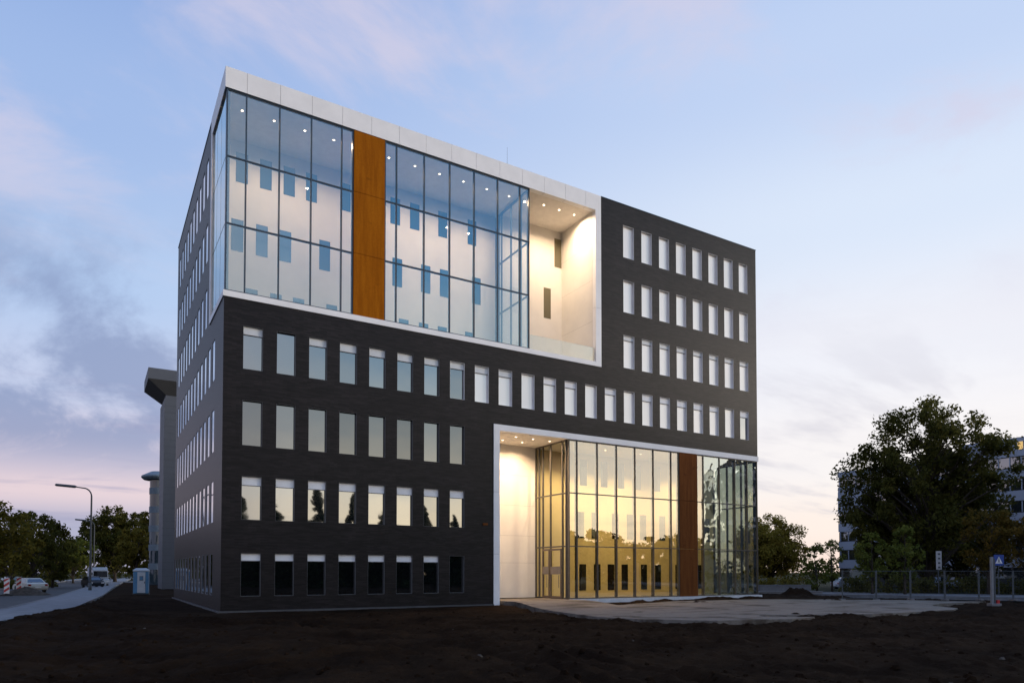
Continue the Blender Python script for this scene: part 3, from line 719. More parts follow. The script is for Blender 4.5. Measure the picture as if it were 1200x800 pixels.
# pale banded office on the right
p0 = Vector(at(983, 110)); p1 = Vector(at(1200, 89)); dr_ = (p1 - p0).normalized()
ang = math.atan2(dr_.y, dr_.x)
ob_ = thing('banded_office', 'long pale blue-grey office with ribbon windows behind the big tree', 'building', (p0.x, p0.y, -.3), ang)
Lb, Db, Hb, St = 46.0, 13.0, 17.9, 2.85
b = MB(); b.box(.1, Lb - .1, .15, Db - .1, 0, Hb - .2); b.obj('core_wall', M['greydark'], ob_)
for k in range(6):
    z = Hb - .85 - St * k if k else Hb - .85
    b = MB(); b.box(0, Lb, 0, .3, z, z + (.85 if k == 0 else 1.3)); b.box(-.02, .28, .3, Db, z, z + (.85 if k == 0 else 1.3)); b.obj('cladding_band', M['bluewhite'], ob_)
    zw1 = z - .08; zw0 = z - St + 1.3 + .1
    if zw0 < .1: zw0 = .3
    if zw1 - zw0 < .3: continue
    b = MB(); b.quad((.05, .12, zw0), (Lb, .12, zw0), (Lb, .12, zw1), (.05, .12, zw1)); b.quad((.1, Db, zw0), (.1, .12, zw0), (.1, .12, zw1), (.1, Db, zw1)); ro_ = b.obj('ribbon_window', M['ribbon'], ob_)
    if k == 5: continue
    b = MB()
    for j in range(int(Lb / 1.3)): b.box(j * 1.3 + .25, j * 1.3 + .36, .02, .10, zw0, zw1)
    b.obj('mullion_grid', M['bluewhite'], ro_)
    for j in {0: (23,), 1: (20, ), 2: (), 3: (24, 25), 4: (9,)}.get(k, ()):
        b = MB(); b.box(j * 1.3 + .40, j * 1.3 + 1.5, .07, .115, zw0 + .05, zw1 - .05); b.obj('lit_pane', M['litwin'], ro_)
b = MB(); b.box(0, 5.2, -.05, -.005, Hb - 6.4, Hb - 3.2); b.obj('end_panel', M['bluewhite'], ob_)
b = MB(); b.box(17.0, 25.5, 2, 10, Hb, Hb + 1.9); pho = b.obj('penthouse', M['bluewhite'], ob_)
b = MB(); b.box(23.9, 24.5, 1.95, 1.998, Hb + .3, Hb + 1.3); b.obj('window', M['litwin'], pho)

# neighbours across the street, seen only as reflections in the glass
def block(name, label, corners, h, st):
    cx_ = sum(c[0] for c in corners) / len(corners); cy_ = sum(c[1] for c in corners) / len(corners)
    t = thing(name, label, 'building', (cx_, cy_, -.3))
    P = [(c[0] - cx_, c[1] - cy_) for c in corners]
    b = MB(); n = len(P)
    for i in range(n):
        a, c = P[i], P[(i + 1) % n]; b.quad((*a, 0), (*c, 0), (*c, h), (*a, h))
    b.poly([(*p, h) for p in P]); b.obj('wall', M['greycl'], t)
    for k in range(int(h / st)):
        r = MB()
        for i in range(n):
            a, c = Vector(P[i]), Vector(P[(i + 1) % n]); d = (c - a).normalized(); nn = Vector((d.y, -d.x)) * .04; L = (c - a).length
            m_ = int(L / 2.2)
            for j in range(m_):
                u, v = a + d * (j * 2.2 + .5) + nn, a + d * (j * 2.2 + 2.0) + nn
                r.quad((*u, k * st + 1.0), (*v, k * st + 1.0), (*v, k * st + 2.7), (*u, k * st + 2.7))
        r.obj('ribbon_window', M['ribbon'], t)
block('office_block', 'grey office block mirrored in the warped panes at the right of the lobby', [(66.6, -30), (84, -50), (110, -30), (92, -10)], 17, 3.4)

# ================================================================== trees
def leafmat(name, c1, c2, c3):
    m, t = newmat(name)
    g_ = t.n('ShaderNodeNewGeometry').outputs['Random Per Island']
    ob = t.n('ShaderNodeTexCoord').outputs['Object']
    nz = t.n('ShaderNodeTexNoise', ins={'Vector': ob, 'Scale': .55, 'Detail': 3}).outputs[0]
    c = t.ramp(t.m('ADD', t.m('MULTIPLY', g_, .45), t.ss(nz, .3, .7, 0, .55)), [(0, (*c1, 1)), (.5, (*c2, 1)), (1, (*c3, 1))], 'LINEAR')
    d = t.n('ShaderNodeBsdfPrincipled', ins={'Base Color': c, 'Roughness': .7, 'Specular IOR Level': .06})
    tl = t.n('ShaderNodeBsdfTranslucent', ins={'Color': c})
    mx = t.n('ShaderNodeMixShader', ins={0: .42, 1: d.outputs[0], 2: tl.outputs[0]})
    t.n('ShaderNodeOutputMaterial', ins={0: mx.outputs[0]}); return m
M['leaf_dark'] = leafmat('leaf_dark', (.038, .040, .010), (.075, .076, .017), (.13, .115, .025))
M['leaf_olive'] = leafmat('leaf_olive', (.08, .072, .014), (.15, .125, .022), (.22, .165, .03))
M['leaf_gold'] = leafmat('leaf_gold', (.15, .125, .022), (.28, .22, .036), (.36, .27, .05))
M['leaf_green'] = leafmat('leaf_green', (.075, .098, .02), (.13, .15, .03), (.18, .19, .04))
M['leaf_autumn'] = leafmat('leaf_autumn', (.07, .056, .012), (.13, .09, .018), (.2, .115, .022))
M['needle'] = leafmat('needle', (.02, .034, .016), (.036, .056, .024), (.06, .084, .032))
M['bark'] = pbr('bark', (.045, .035, .028), .95, var=.3, scale=6, bump=.6, bscale=20)

def leaves(name, centers, radii, n_per, size, mat, parent, rng, flat=.85):
    cs = np.repeat(np.asarray(centers), n_per, 0); rr = np.repeat(np.asarray(radii), n_per)
    N = len(cs)
    off = rng.normal(size=(N, 3)); off /= np.linalg.norm(off, axis=1, keepdims=True); off *= (rng.random((N, 1)) ** .45)
    P = cs + off * rr[:, None] * np.array([1, 1, flat])
    nrm = rng.normal(size=(N, 3)) + off * .5 + np.array([0, 0, .5]); nrm /= np.linalg.norm(nrm, axis=1, keepdims=True)
    tmp = rng.normal(size=(N, 3)); a = np.cross(nrm, tmp); a /= np.linalg.norm(a, axis=1, keepdims=True) + 1e-9; b = np.cross(nrm, a)
    s = size * (.55 + .9 * rng.random((N, 1)))
    V = np.stack([P - a * s, P + b * s * .55 + nrm * s * .12, P + a * s, P - b * s * .55 + nrm * s * .12], 1).reshape(-1, 3)
    Fq = np.arange(N * 4).reshape(N, 4)
    me = bpy.data.meshes.new(name); me.vertices.add(N * 4); me.vertices.foreach_set('co', V.ravel())
    me.loops.add(N * 4); me.loops.foreach_set('vertex_index', Fq.ravel()); me.polygons.add(N); me.polygons.foreach_set('loop_start', np.arange(N) * 4)
    me.materials.append(mat); me.update(calc_edges=True)
    return link(name, me, parent)
def tree(label, loc, h, rad, base, seed, mat, nper=60, size=.22, shape='round', name='broadleaf_tree', group=None, nclus=90, trunk=.02, gap=0.0, clr=None):
    rng = np.random.default_rng(seed)
    t = thing(name, label, 'tree', (loc[0], loc[1], loc[2] if len(loc) > 2 else -.35), rng.random() * 6.28, group)
    mb = MB(); tr = max(.05, h * trunk)
    bend = rng.normal(size=2) * h * .02
    top = h * (.80 if shape == 'round' else .95)
    spine = [(bend[0] * u * u + .12 * tr * math.sin(7 * u), bend[1] * u * u, top * u) for u in np.linspace(0, 1, 7)]
    mb.tube(spine, [tr * 1.25] + [tr * (1 - .86 * u) for u in np.linspace(0, 1, 7)[1:]], 8)
    cent, rads = [], []
    zc_, hz = (base + h) / 2, (h - base) / 2
    lobes = rng.normal(size=(9, 3)); lobes /= np.linalg.norm(lobes, axis=1, keepdims=True)
    tries = 0
    while len(cent) < nclus and tries < nclus * 30:
        tries += 1
        d = rng.normal(size=3); d /= np.linalg.norm(d); u = rng.random() ** .38
        if shape == 'round':
            bul = .72 + .34 * max(0, (lobes @ d).max() - .35) / .65
            p = np.array([d[0] * rad * u * bul, d[1] * rad * u * bul, zc_ + d[2] * hz * u * (.82 + .18 * bul)])
            cr_ = (clr or .20 * rad) * (.55 + .8 * rng.random())
        elif shape == 'cone':
            v = rng.random() ** 1.4; z = base + (h - base) * v; r_ = rad * (1 - v) ** .9 * (.82 + .3 * rng.random()); th = rng.random() * 6.28
            p = np.array([math.cos(th) * r_ * u, math.sin(th) * r_ * u, z - .12 * r_ * u]); cr_ = (clr or .22 * rad) * (.4 + .8 * (1 - v))
        else:   # oval, loose young crown
            v = rng.random(); z = base + (h - base) * v; r_ = rad * (math.sin(math.pi * min(.98, (v * .85 + .12))) ** .8); th = rng.random() * 6.28
            p = np.array([math.cos(th) * r_ * u, math.sin(th) * r_ * u, z]); cr_ = (clr or .26 * rad) * (.5 + .8 * rng.random())
        if gap and u > .55 and vnoise(np.array(d[0] * 2.2 + 5), np.array(d[2] * 2.2 + d[1] * 2.2 + 9), seed) < gap: continue
        cent.append(p); rads.append(cr_)
    # limbs reach from the trunk to a share of the leaf clumps
    pick = rng.permutation(len(cent))[:max(8, int(len(cent) * (.5 if shape != 'cone' else .2)))]
    for i in pick:
        p = cent[i]; z0 = max(base * .75, min(top * .9, p[2] - np.hypot(p[0], p[1]) * (.75 + .4 * rng.random()))) if shape != 'cone' else max(.3, p[2] + .1)
        uu = min(1, z0 / top); s0 = np.array([bend[0] * uu * uu, bend[1] * uu * uu, z0]); r0 = tr * (1 - .86 * uu) * .5
        mid = s0 + (p - s0) * .5 + np.array([0, 0, .10 * np.linalg.norm(p - s0)]) + rng.normal(size=3) * .06 * np.linalg.norm(p - s0)
        mb.tube([s0, s0 + (mid - s0) * .55 + rng.normal(size=3) * .03, mid, p], [r0, r0 * .75, r0 * .5, r0 * .15 + .006], 5, cap=False)
    mb.obj('trunk', M['bark'], t, smooth=True)
    cb_ = leaves('crown', cent, rads, nper, size, M[mat], t, rng)
    return t

# left side of the street
tree('dark olive tree cut by the left edge, behind the beacon', at(-6, 62), 9.0, 3.6, 1.6, 3, 'leaf_olive', 70, .17)
tree('dark tree behind the parked pale saloon car', at(38, 84), 9.6, 3.4, 1.8, 4, 'leaf_dark', 70, .17)
tree('thin-topped dark tree right of the tree behind the saloon', at(62, 92), 8.6, 2.9, 1.6, 5, 'leaf_dark', 60, .17, 'oval')
tree('small pale green tree in the gap left of the lamp posts', at(86, 128), 9.0, 3.4, 1.5, 6, 'leaf_green', 60, .22, 'round')
tree('broad dark tree filling the end of the street behind the lamp post', at(135, 138), 15.2, 6.4, 2.4, 7, 'leaf_dark', 130, .24, nclus=150)
tree('yellow-green lower tree in front of the broad dark street tree', at(160, 116), 9.6, 3.6, 1.2, 8, 'leaf_olive', 70, .22)
tree('dark tree close beside the curved glass office', at(176, 132), 14.6, 3.2, 2, 9, 'leaf_dark', 80, .24)
tree('low dark tree beyond the gap between the street trees', at(14, 105), 9.5, 4.2, 1.5, 10, 'leaf_dark', 70, .22)
tree('distant low olive tree left of the pale green tree', at(70, 150), 8.0, 4.2, 1.2, 15, 'leaf_olive', 60, .25)
# right side
tree('olive rounded tree at the right corner of the dark block', at(902, 112), 11.4, 5.6, 1.6, 11, 'leaf_gold', 120, .17, nclus=240, gap=.10, clr=1.05)
tree('slim young tree left of the pale office end', at(975, 74), 5.9, 1.25, 1.5, 12, 'leaf_green', 34, .11, 'oval', 'young_tree', nclus=40)
tree('low bushy young tree between the olive tree and the fence', at(957, 78), 5.2, 1.6, .6, 13, 'leaf_green', 40, .13, 'oval', 'young_tree', nclus=46)
tree('very large dark tree towering in front of the pale office', at(1087, 80), 21.8, 8.9, 1.6, 21, 'leaf_dark', 150, .185, nclus=300, gap=.24, clr=1.25, trunk=.028)
tree('dark spreading tree low on the left of the giant tree', at(1042, 84), 12.2, 4.2, .8, 22, 'leaf_dark', 130, .2, nclus=120)
tree('dark spreading tree low on the right of the giant tree', at(1130, 86), 13.5, 5.2, .8, 23, 'leaf_dark', 130, .2, nclus=130)
tree('young bright green tree left of the two behind the fence', at(1022, 62), 5.6, 1.55, 1.7, 24, 'leaf_green', 40, .12, 'oval', 'young_tree', nclus=52)
tree('young bright green pointed tree right of the two behind the fence', at(1060, 61), 6.1, 1.55, 1.7, 25, 'leaf_green', 40, .12, 'oval', 'young_tree', nclus=52)
tree('autumn-tinted tree behind the blue crossing sign', at(1158, 64), 8.4, 2.6, 2.2, 26, 'leaf_autumn', 44, .13, 'round', nclus=70, gap=.2)
tree('autumn-tinted tree cut by the right edge', at(1203, 62), 8.2, 2.6, 2.2, 27, 'leaf_autumn', 44, .13, 'round', nclus=70, gap=.2)
# trees across the street, seen only as reflections in the windows
for k, (x, y, h) in enumerate(((11, -60, 11.5), (16, -63, 12.5), (21, -59, 13.5), (26.5, -61, 13.2), (31.5, -60, 14.0), (37, -61, 13.0), (42, -60, 11))):
    tree('conifer across the site mirrored in the second-floor windows', (x, y), h, 3.4, .3, 40 + k, 'needle', 60, .26, 'cone', 'conifer_tree', 'conifers mirrored in the windows', 190)
for k in range(18):
    x = -22 + 7.6 * k
    tree('rounded dark tree far behind the viewpoint mirrored in the glass', (x, -68 - (k % 3) * 2.5), 8.6 + (k * 37 % 11) * .17, 6.2, .2, 60 + k, 'leaf_dark', 60, .45, 'round', 'broadleaf_tree', 'rounded trees mirrored in the glass', 70)
def woods():
    rng = np.random.default_rng(9); cent = []; rads = []
    for a in np.arange(-50, 90, .55):
        d = 235 + 25 * rng.random(); h = 4.2 + 2.6 * vnoise(np.array(a * .35), np.array(1.5), 3) + 1.2 * rng.random()
        for z in np.arange(.6, h, 1.6): cent.append((CAMX + math.sin(R(a)) * d, CAMY + math.cos(R(a)) * d, z - .4)); rads.append(1.7)
    o = leaves('distant_woods', cent, rads, 26, .55, M['leaf_dark'], None, rng); o['kind'] = 'stuff'; o['label'] = 'low dark line of far-off trees along the horizon'
woods()

# hedges
def hedge(label, p, q, wd, h, seed, mat='leaf_dark'):
    rng = np.random.default_rng(seed); p, q = np.array(p), np.array(q); L = np.linalg.norm(q - p); n = int(L / .55)
    t = thing('hedge', label, 'hedge', (p[0], p[1], -.4)); d = (q - p) / L; nn = np.array([-d[1], d[0]])
    cent = [(*(d * (rng.random() * L) + nn * (rng.random() - .5) * wd), h * (.2 + .7 * rng.random())) for _ in range(n * 5)]
    leaves('foliage', cent, [.5] * len(cent), 26, .14, M[mat], t, rng)
    mb = MB()
    for k in range(n): c = d * (k * .55) ; mb.tube([(c[0], c[1], 0), (c[0] + .05, c[1], h * .7)], [.03, .01], 5)
    mb.obj('stems', M['bark'], t)
hedge('dark clipped hedge under the giant tree behind the fence', at(990, 67), at(1215, 66), 2.0, 1.7, 31)
hedge('dark hedge along the far kerb behind the parked saloon', at(-20, 80), at(62, 98), 1.6, 1.3, 32)
hedge('olive shrub bed at the foot of the rounded olive tree', at(888, 95), at(950, 96), 2.2, 1.5, 33, 'leaf_olive')

# ================================================================== street furniture
def lamp_post(label, loc, h, arm, group):
    t = thing('street_lamp', label, 'street lamp', loc, 0, group)
    r = Vector((math.cos(YAW), -math.sin(YAW), 0))
    b = MB(); pts = [(0, 0, 0), (0, 0, 1.2), (0, 0, h - .9)]
    for k in range(1, 7):
        a = math.pi / 2 * k / 6; q = r * (-.9 * (1 - math.cos(a))); pts.append((q.x, q.y, h - .9 + .9 * math.sin(a)))
    q = r * (-arm * .42); pts.append((q.x, q.y, h + .12))
    b.tube(pts, [.13, .12, .085] + [.07] * 6 + [.06], 10); b.tube([(0, 0, -.3), (0, 0, .9)], .17, 10); b.obj('pole', M['pole'], t, smooth=True)
    a, c = r * (-arm * .40), r * (-arm); hb = MB()
    hb.tube([(a.x, a.y, h + .12), (a.x * 1.15, a.y * 1.15, h + .15), (c.x * .97, c.y * .97, h + .34), (c.x, c.y, h + .35)], [.06, .15, .14, .05], 8); hb.obj('lamp_head', M['pole'], t)
    return t
lamp_post('nearest grey street lamp with a long arm reaching over the road', (*at(106, 74), -.1), 10.9, 3.9, 'street lamps along the left street')
lamp_post('second street lamp farther down the road behind the nearest one', (*at(110, 128), -.1), 11.3, 3.6, 'street lamps along the left street')
lamp_post('third and smallest street lamp far down the road', (*at(119, 175), -.1), 11.6, 3.4, 'street lamps along the left street')

# portable toilet
def toilet():
    x, y = at(166, 61.2)
    t = thing('portable_toilet', 'blue portable toilet with pale door and roof standing on the soil', 'toilet', (x, y, -.06), -R(8))
    blue = pbr('toilet_blue', (.05, .19, .36), .5, var=.08); pale = pbr('toilet_pale', (.42, .48, .54), .5, var=.06); dk = pbr('poster_dark', (.10, .15, .21), .6)
    b = MB(); b.box(-.58, .58, -.58, .58, .12, 2.02); bevel(b.obj('cabin', blue, t), .04, 3)
    b = MB(); b.box(-.62, .62, -.62, .62, 0, .12); b.obj('base', M['greydark'], t)
    b = MB(); b.box(-.62, .62, -.62, .62, 2.02, 2.14); n = len(b.v)
    b.v += [(-.60, -.60, 2.14), (.60, -.60, 2.14), (.60, .60, 2.14), (-.60, .60, 2.14), (-.40, -.40, 2.30), (.40, -.40, 2.30), (.40, .40, 2.30), (-.40, .40, 2.30)]
    for f in ((0, 1, 5, 4), (1, 2, 6, 5), (2, 3, 7, 6), (3, 0, 4, 7), (4, 5, 6, 7)): b.f.append(tuple(n + i for i in f)); b.mi.append(0)
    bevel(b.obj('roof', pale, t), .02)
    b = MB(); b.box(-.26, .36, -.62, -.585, .16, 1.96); d = bevel(b.obj('door', pale, t), .015)
    b = MB(); b.box(-.10, .20, -.632, -.622, 1.22, 1.62); b.box(-.04, .14, -.638, -.632, 1.30, 1.54, 1); b.obj('notice', [dk, blue], d)
    b = MB(); b.box(.28, .33, -.66, -.62, .98, 1.14); b.obj('latch', M['greydark'], d)
    for k in range(3):
        b = MB(); b.box(-.635, -.582, -.35, .35, 1.62 + .1 * k, 1.66 + .1 * k); b.obj('vent_slat', pale, t)
toilet()

# striped beacons
red = pbr('sign_red', (.45, .03, .03), .5); wht = pbr('sign_white', (.7, .7, .7), .5)
def beacon(label, loc, rz):
    t = thing('traffic_beacon', label, 'beacon', loc, rz, 'striped beacons by the road')
    b = MB(); b.box(-.42, .42, -.22, .22, 0, .12); b.box(-.12, .12, -.1, .1, .12, .2); bevel(b.obj('foot', M['black'], t), .03)
    b = MB(); b.box(-.2, .2, -.035, .035, .2, 1.55); bevel(b.obj('board', wht, t), .02)
    b = MB()
    for k in range(3):
        z = .28 + k * .45
        for sgn in (-1, 1):
            y = sgn * .039; q = [(-.19, y, z), (.19, y, z + .28), (.19, y, z + .50), (-.19, y, z + .22)]
            q = [(a, c, min(d, 1.53)) for a, c, d in q]; b.poly(q if sgn < 0 else q[::-1])
    b.obj('stripes', red, t)
beacon('red and white striped beacon board left of the soil heap on the road', (*at(8.5, 59.5), -.12), R(-10))
beacon('red and white striped beacon board half hidden by the soil heap', (*at(22.5, 64), -.1), R(25))
# soil heap on the road
hp = MB(); rg = np.random.default_rng(3); N1, N2 = 22, 14
hx_, hy_ = at(31, 61.5)
for i in range(N1 + 1):
    for j in range(N2 + 1):
        u, v = i / N1 * 2 - 1, j / N2 * 2 - 1; r_ = min(1, math.hypot(u, v)); zz = (1 - r_) ** .8 * .80 * (1 + .5 * float(fbm(np.array(u * 3.), np.array(v * 3.), 3, 3))) + .10 * float(fbm(np.array(u * 9.), np.array(v * 9.), 6, 3)) * (r_ < .97)
        hp.v.append((u * 2.1, v * 1.3, zz - .03))
for i in range(N1):
    for j in range(N2): a = i * (N2 + 1) + j; hp.f.append((a, a + N2 + 1, a + N2 + 2, a + 1)); hp.mi.append(0)
M['heap'] = pbr('heap_soil', (.07, .06, .052), .95, spec=.1, var=.35, scale=4, bump=.8, bscale=18)
tag(hp.obj('soil_heap', M['heap'], smooth=True, loc=(hx_, hy_, -.12), rot=(0, 0, -YAW)), 'small heap of dug soil on the road in front of the pale saloon', 'soil heap')

# ------------------------------------------------------------------ vehicles
def carmesh():
    L = dict()
    return L
def car(name, label, loc, rz, paint, kind='saloon', group=None, small=False):
    t = thing(name, label, 'car' if kind != 'van' else 'van', loc, rz, group)
    if kind == 'saloon':
        low = [(-2.25, .42), (-2.28, .62), (-2.2, .86), (-1.75, .95), (-.9, .93), (.9, .90), (1.75, .84), (2.2, .66), (2.28, .45), (2.2, .28), (-2.15, .28)]
        top = [(-1.70, .95), (-1.10, 1.36), (-.65, 1.44), (.25, 1.43), (.62, 1.33), (1.25, .90)]; hw, rw_ = .89, .62; wx = 1.38; wr = .32
    elif kind == 'hatch':
        low = [(-2.0, .42), (-2.05, .65), (-2.0, .95), (-1.6, .98), (.8, .95), (1.6, .88), (1.98, .66), (2.05, .45), (1.98, .26), (-1.95, .28)]
        top = [(-1.92, .97), (-1.60, 1.42), (-1.2, 1.50), (.1, 1.49), (.5, 1.38), (1.15, .94)]; hw, rw_ = .87, .64; wx = 1.25; wr = .31
    else:
        low = [(-2.9, .45), (-2.95, .8), (-2.92, 1.35), (1.7, 1.35), (2.35, 1.08), (2.85, .95), (2.95, .6), (2.9, .35), (-2.85, .35)]
        top = [(-2.92, 1.34), (-2.85, 2.45), (-2.5, 2.72), (1.6, 2.72), (2.05, 2.3), (2.2, 1.2)]; hw, rw_ = 1.02, .92; wx = 1.75; wr = .36
    def hull(mb, prof, half):
        n = len(prof)
        lft = [(x, half(z), z) for x, z in prof]; rgt = [(x, -half(z), z) for x, z in prof]
        mb.poly(lft); mb.poly(rgt[::-1])
        for i in range(n):
            j = (i + 1) % n; mb.quad(lft[j], lft[i], rgt[i], rgt[j])
    zt0, zt1 = min(z for _, z in top), max(z for _, z in top)
    H1 = lambda z: hw - .10 * max(0, (.5 - z)) - .05 * max(0, (z - .75)) 
    H2 = lambda z: H1(zt0) - .02 + (rw_ - H1(zt0)) * (z - zt0) / (zt1 - zt0)
    b = MB(); hull(b, low, H1); bo = bevel(b.obj('body', paint, t), .05, 2)
    b = MB(); hull(b, top, H2); bevel(b.obj('roof', paint, t), .05, 2)
    gl = M['carglass']
    # side glass, windscreen, rear glass as panes just proud of the roof shell
    n = len(top)
    def shrink(pts, k=.86):
        cx_ = sum(p[0] for p in pts) / len(pts); cz_ = sum(p[1] for p in pts) / len(pts)
        return [(cx_ + (x - cx_) * k, cz_ + (z - cz_) * (k - .06)) for x, z in pts]
    if kind != 'van': sp = shrink([top[0], top[1], top[2], top[3], top[4], top[5]])
    else: sp = [(1.0, 1.55), (1.0, 2.3), (1.75, 2.3), (2.0, 1.6)]
    for sgn in (-1, 1):
        b = MB(); q = [(x, sgn * (H2(z) + .012), z) for x, z in sp]; b.poly(q if sgn > 0 else q[::-1]); b.obj('side_window', gl, t)
    for nm, (a, c) in (('rear_window', (top[0], top[1])), ('windscreen', (top[4], top[5]))):
        ax = Vector((c[0] - a[0], 0, c[1] - a[1])); nn = Vector((-ax.z, 0, ax.x)).normalized() * .014
        if nn.z < 0: nn = -nn
        if nm == 'rear_window' and nn.x > 0: nn = -nn
        P = lambda u, s: (a[0] + (c[0] - a[0]) * u + nn.x, s * (H2(a[1] + (c[1] - a[1]) * u) - .10), a[1] + (c[1] - a[1]) * u + nn.z)
        b = MB(); b.quad(P(.12, 1), P(.12, -1), P(.9, -1), P(.9, 1)); b.obj(nm, gl, t)
    x0 = min(x for x, _ in low); x1 = max(x for x, _ in low)
    for sgn in (-1, 1):
        b = MB(); b.box(x0 - .0, x0 + .12, sgn * hw * .80 - .12, sgn * hw * .80 + .12, .66 if kind != 'van' else .9, .84 if kind != 'van' else 1.3); b.obj('tail_light', M['taillight'], t)
        b = MB(); b.box(x1 - .16, x1 - .02, sgn * hw * .74 - .15, sgn * hw * .74 + .15, .56, .72); b.obj('headlight', M['headlight'], t)
    b = MB(); b.box(x0 - .03, x0 + .02, -.26, .26, .46, .57); b.obj('number_plate', wht, t)
    for sx in (-wx, wx):
        for sy in (-1, 1):
            b = MB(); b.tube([(sx, sy * (hw - .2), wr), (sx, sy * (hw + .015), wr)], wr, 18); wo = b.obj('wheel', M['black'], t)
            b = MB(); b.tube([(sx, sy * (hw + .0), wr), (sx, sy * (hw + .03), wr)], wr * .6, 14); b.obj('rim', M['steel'], wo)
    for sy in (-1, 1):
        b = MB(); b.box(top[-1][0] - .38, top[-1][0] - .22, sy * (H2(zt0) + .02) - (.16 if sy < 0 else 0), sy * (H2(zt0) + .02) + (.16 if sy > 0 else 0), zt0 + .06, zt0 + .18); bevel(b.obj('mirror', paint, t), .03)
    return t
M['carglass'] = panemat('car_glass', (.012, .014, .016, 1), .12, .001)
M['taillight'] = pbr('tail_light', (.28, .02, .015), .25); M['headlight'] = pbr('headlight', (.6, .6, .62), .15)
pw = pbr('car_paint_pale', (.52, .51, .46), .25, var=.02); pdk = pbr('car_paint_dark', (.012, .014, .018), .45, spec=.25, var=.02)
pv = pbr('van_paint', (.30, .35, .41), .35, var=.03); ps = pbr('car_paint_silver', (.36, .40, .45), .25, var=.02)
fw = math.pi / 2
car('parked_car', 'pale saloon car seen from behind beside the soil heap', (*at(36, 70.5), -.12), fw + R(20), pw)
car('parked_car', 'dark car parked in front of the pale van on the left street', (*at(109, 92), -.12), -fw + R(14), pdk, 'hatch')
car('parked_van', 'tall pale van parked behind the dark car', (*at(115, 101), -.12), -fw + R(8), pv, 'van')
for k, (px, d, pt, lab) in enumerate(((994, 92, ps, 'silver car parked by the left end of the pale office'), (1100, 94, pv, 'pale car parked under the giant tree near the tall white sign'), (1122, 95, ps, 'silver car right of the pale one under the giant tree'))):
    car('parked_car', lab, (*at(px, d), -.3), R(30 * k - 20), pt, 'hatch')
car('parked_car', 'pale car parked far off under the left street trees', (*at(19, 112), -.3), R(20), ps, 'hatch')

# ------------------------------------------------------------------ site fence on the right
fm = M['steel']
r2 = Vector((math.cos(YAW), -math.sin(YAW)))
def fence_panel():
    t = thing('fence_panel', 'x', 'fence', (0, 0, 0), -YAW, 'wire fence panels around the site')
    Wd = 2.30
    b = MB(); b.tube([(0, 0, .10), (0, 0, 2.02)], .021, 6); b.tube([(Wd - .07, 0, .10), (Wd - .07, 0, 2.02)], .021, 6)
    b.tube([(0, 0, 2.0), (Wd - .07, 0, 2.0)], .016, 6); b.tube([(0, 0, .18), (Wd - .07, 0, .18)], .016, 6); b.obj('frame', fm, t)
    b = MB()
    for k in range(1, 22): x = k * (Wd - .07) / 22; b.box(x - .0014, x + .0014, -.0015, .0015, .18, 2.0)
    for k in range(1, 9): z = .18 + k * 1.82 / 9; b.box(0, Wd - .07, -.0015, .0015, z - .0014, z + .0014)
    b.obj('wire_mesh', M['pole'], t)
    b = MB(); b.box(-.12, .06, -.32, .32, 0, .13); bevel(b.obj('foot', M['kerb'], t), .02)
    b = MB(); b.tube([(-.03, 0, .1), (-.03, 0, 2.06)], .026, 6); b.obj('post', fm, t)
    return t
f0 = Vector(at(987, 47.5)); FL = ['leftmost wire fence panel, nearest the dark block', 'second wire fence panel from the left', 'wire fence panel in front of the pointed young tree', 'wire fence panel left of the tall white sign',
      'wire fence panel right of the tall white sign', 'rightmost wire fence panel, ending at the pale post']
fp = fence_panel()
for k in range(6):
    o = fp if k == 0 else copy_tree(fp)
    p = f0 + r2 * (2.32 * k); zz = soil_z(p.x, p.y)
    o.location = (p.x, p.y, max(-.02, zz) - .02); o['label'] = FL[k]

M['gatepost'] = pbr('gate_post_paint', (.20, .21, .23), .6)
# pale post pair with a red-white foot
px_, py_ = at(1163.5, 40.5)
t = thing('gate_post', 'tall pale steel gate post standing at the end of the wire fence', 'post', (px_, py_, -.05), -YAW)
b = MB(); b.box(-.14, -.01, -.07, .07, 0, 2.82); bevel(b.obj('post', M['gatepost'], t), .012)
b = MB(); b.box(.02, .10, -.06, .06, 0, 2.72); bevel(b.obj('side_post', M['steel'], t), .01)
b = MB(); b.box(-.26, .30, -.26, .22, -.02, .14); bevel(b.obj('foot', M['kerb'], t), .02)
b = MB(); b.box(.12, .26, -.14, -.02, .14, .34); b.obj('red_marker', red, t)
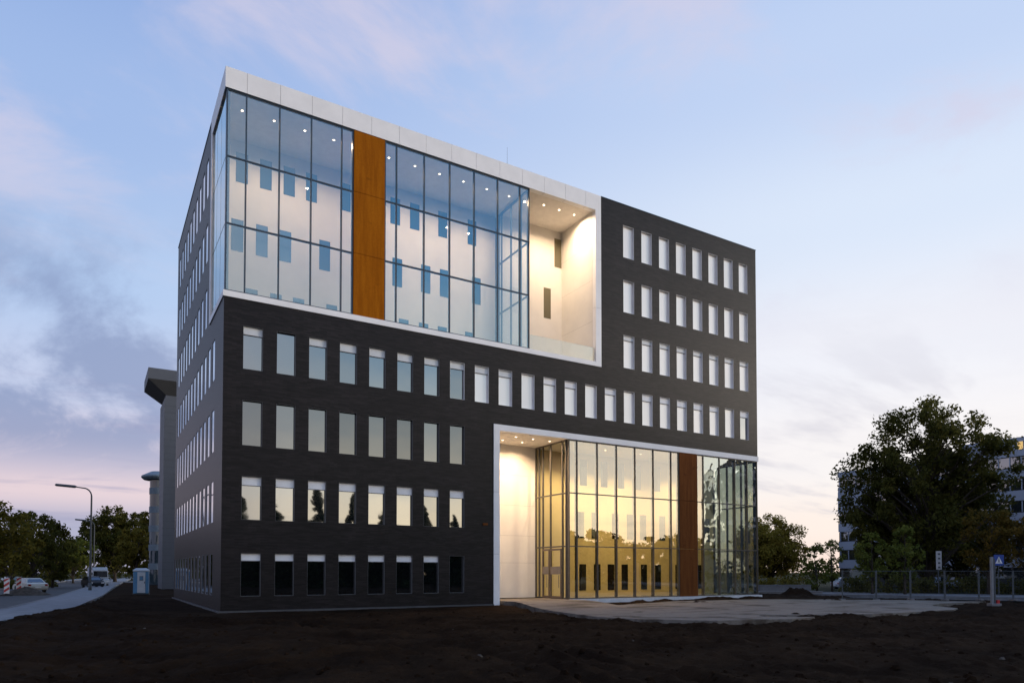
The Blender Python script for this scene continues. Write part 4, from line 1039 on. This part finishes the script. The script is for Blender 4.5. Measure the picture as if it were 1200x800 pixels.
# pedestrian crossing sign
px_, py_ = at(1170, 58)
t = thing('crossing_sign', 'blue square pedestrian crossing sign with white triangle on a thin pole', 'road sign', (px_, py_, -.05), -YAW)
b = MB(); b.tube([(0, 0, 0), (0, 0, 3.35)], .038, 8); b.obj('pole', M['steel'], t)
blue_s = pbr('sign_blue', (.015, .06, .30), .4)
b = MB(); b.box(-.42, .42, -.065, -.04, 2.5, 3.38); pb = bevel(b.obj('plate', blue_s, t), .01)
b = MB(); b.poly([(-.30, -.069, 2.66), (.30, -.069, 2.66), (0, -.069, 3.24)]); tr_ = b.obj('triangle', wht, pb)
b = MB(); y = -.073
b.poly([(.035 * math.cos(a * math.pi / 5), y, 3.05 + .035 * math.sin(a * math.pi / 5)) for a in range(10)], 0)
b.poly([(-.05, y, 2.86), (.05, y, 2.86), (.04, y, 3.0), (-.04, y, 3.0)]); b.poly([(-.05, y, 2.855), (-.11, y, 2.70), (-.07, y, 2.70), (.0, y, 2.855)]); b.poly([(.0, y, 2.855), (.07, y, 2.70), (.11, y, 2.70), (.05, y, 2.855)])
b.obj('walking_figure', M['black'], pb)
# tall white direction board
px_, py_ = at(1099.5, 66)
t = thing('direction_board', 'tall narrow white board with small dark marks in front of the giant tree', 'sign', (px_, py_, -.1), -YAW + R(10))
b = MB(); b.tube([(0, 0, 0), (0, 0, 3.95)], .05, 8); b.obj('pole', M['steel'], t)
b = MB(); b.box(-.29, .29, -.10, -.055, 2.25, 3.98); bo = bevel(b.obj('board', pbr('board_white', (.48, .50, .52), .5), t), .01)
b = MB()
for k in range(4): z = 3.62 - k * .42; b.box(-.12, .14, -.104, -.1, z, z + .16)
b.obj('marks', M['greycl'], bo)
# low concrete walls and kerb blocks beyond the far corner
for k, (a, c, d, h, lab) in enumerate(((889, 949, 70, .75, 'low grey concrete wall just past the right corner of the dark block'), (886, 962, 62, .32, 'lowest concrete kerb wall in front of the low grey wall'))):
    p, q = Vector(at(a, d)), Vector(at(c, d + 1)); m_ = (p + q) / 2
    b = MB(); b.obox((0, 0), (q - p), (q - p).length, .35, 0, h); b.obox((0, 0), (q - p), (q - p).length + .06, .45, h, h + .07)
    tag(bevel(b.obj('low_wall', M['kerb'], loc=(m_.x, m_.y, -.2)), .02), lab, 'wall')
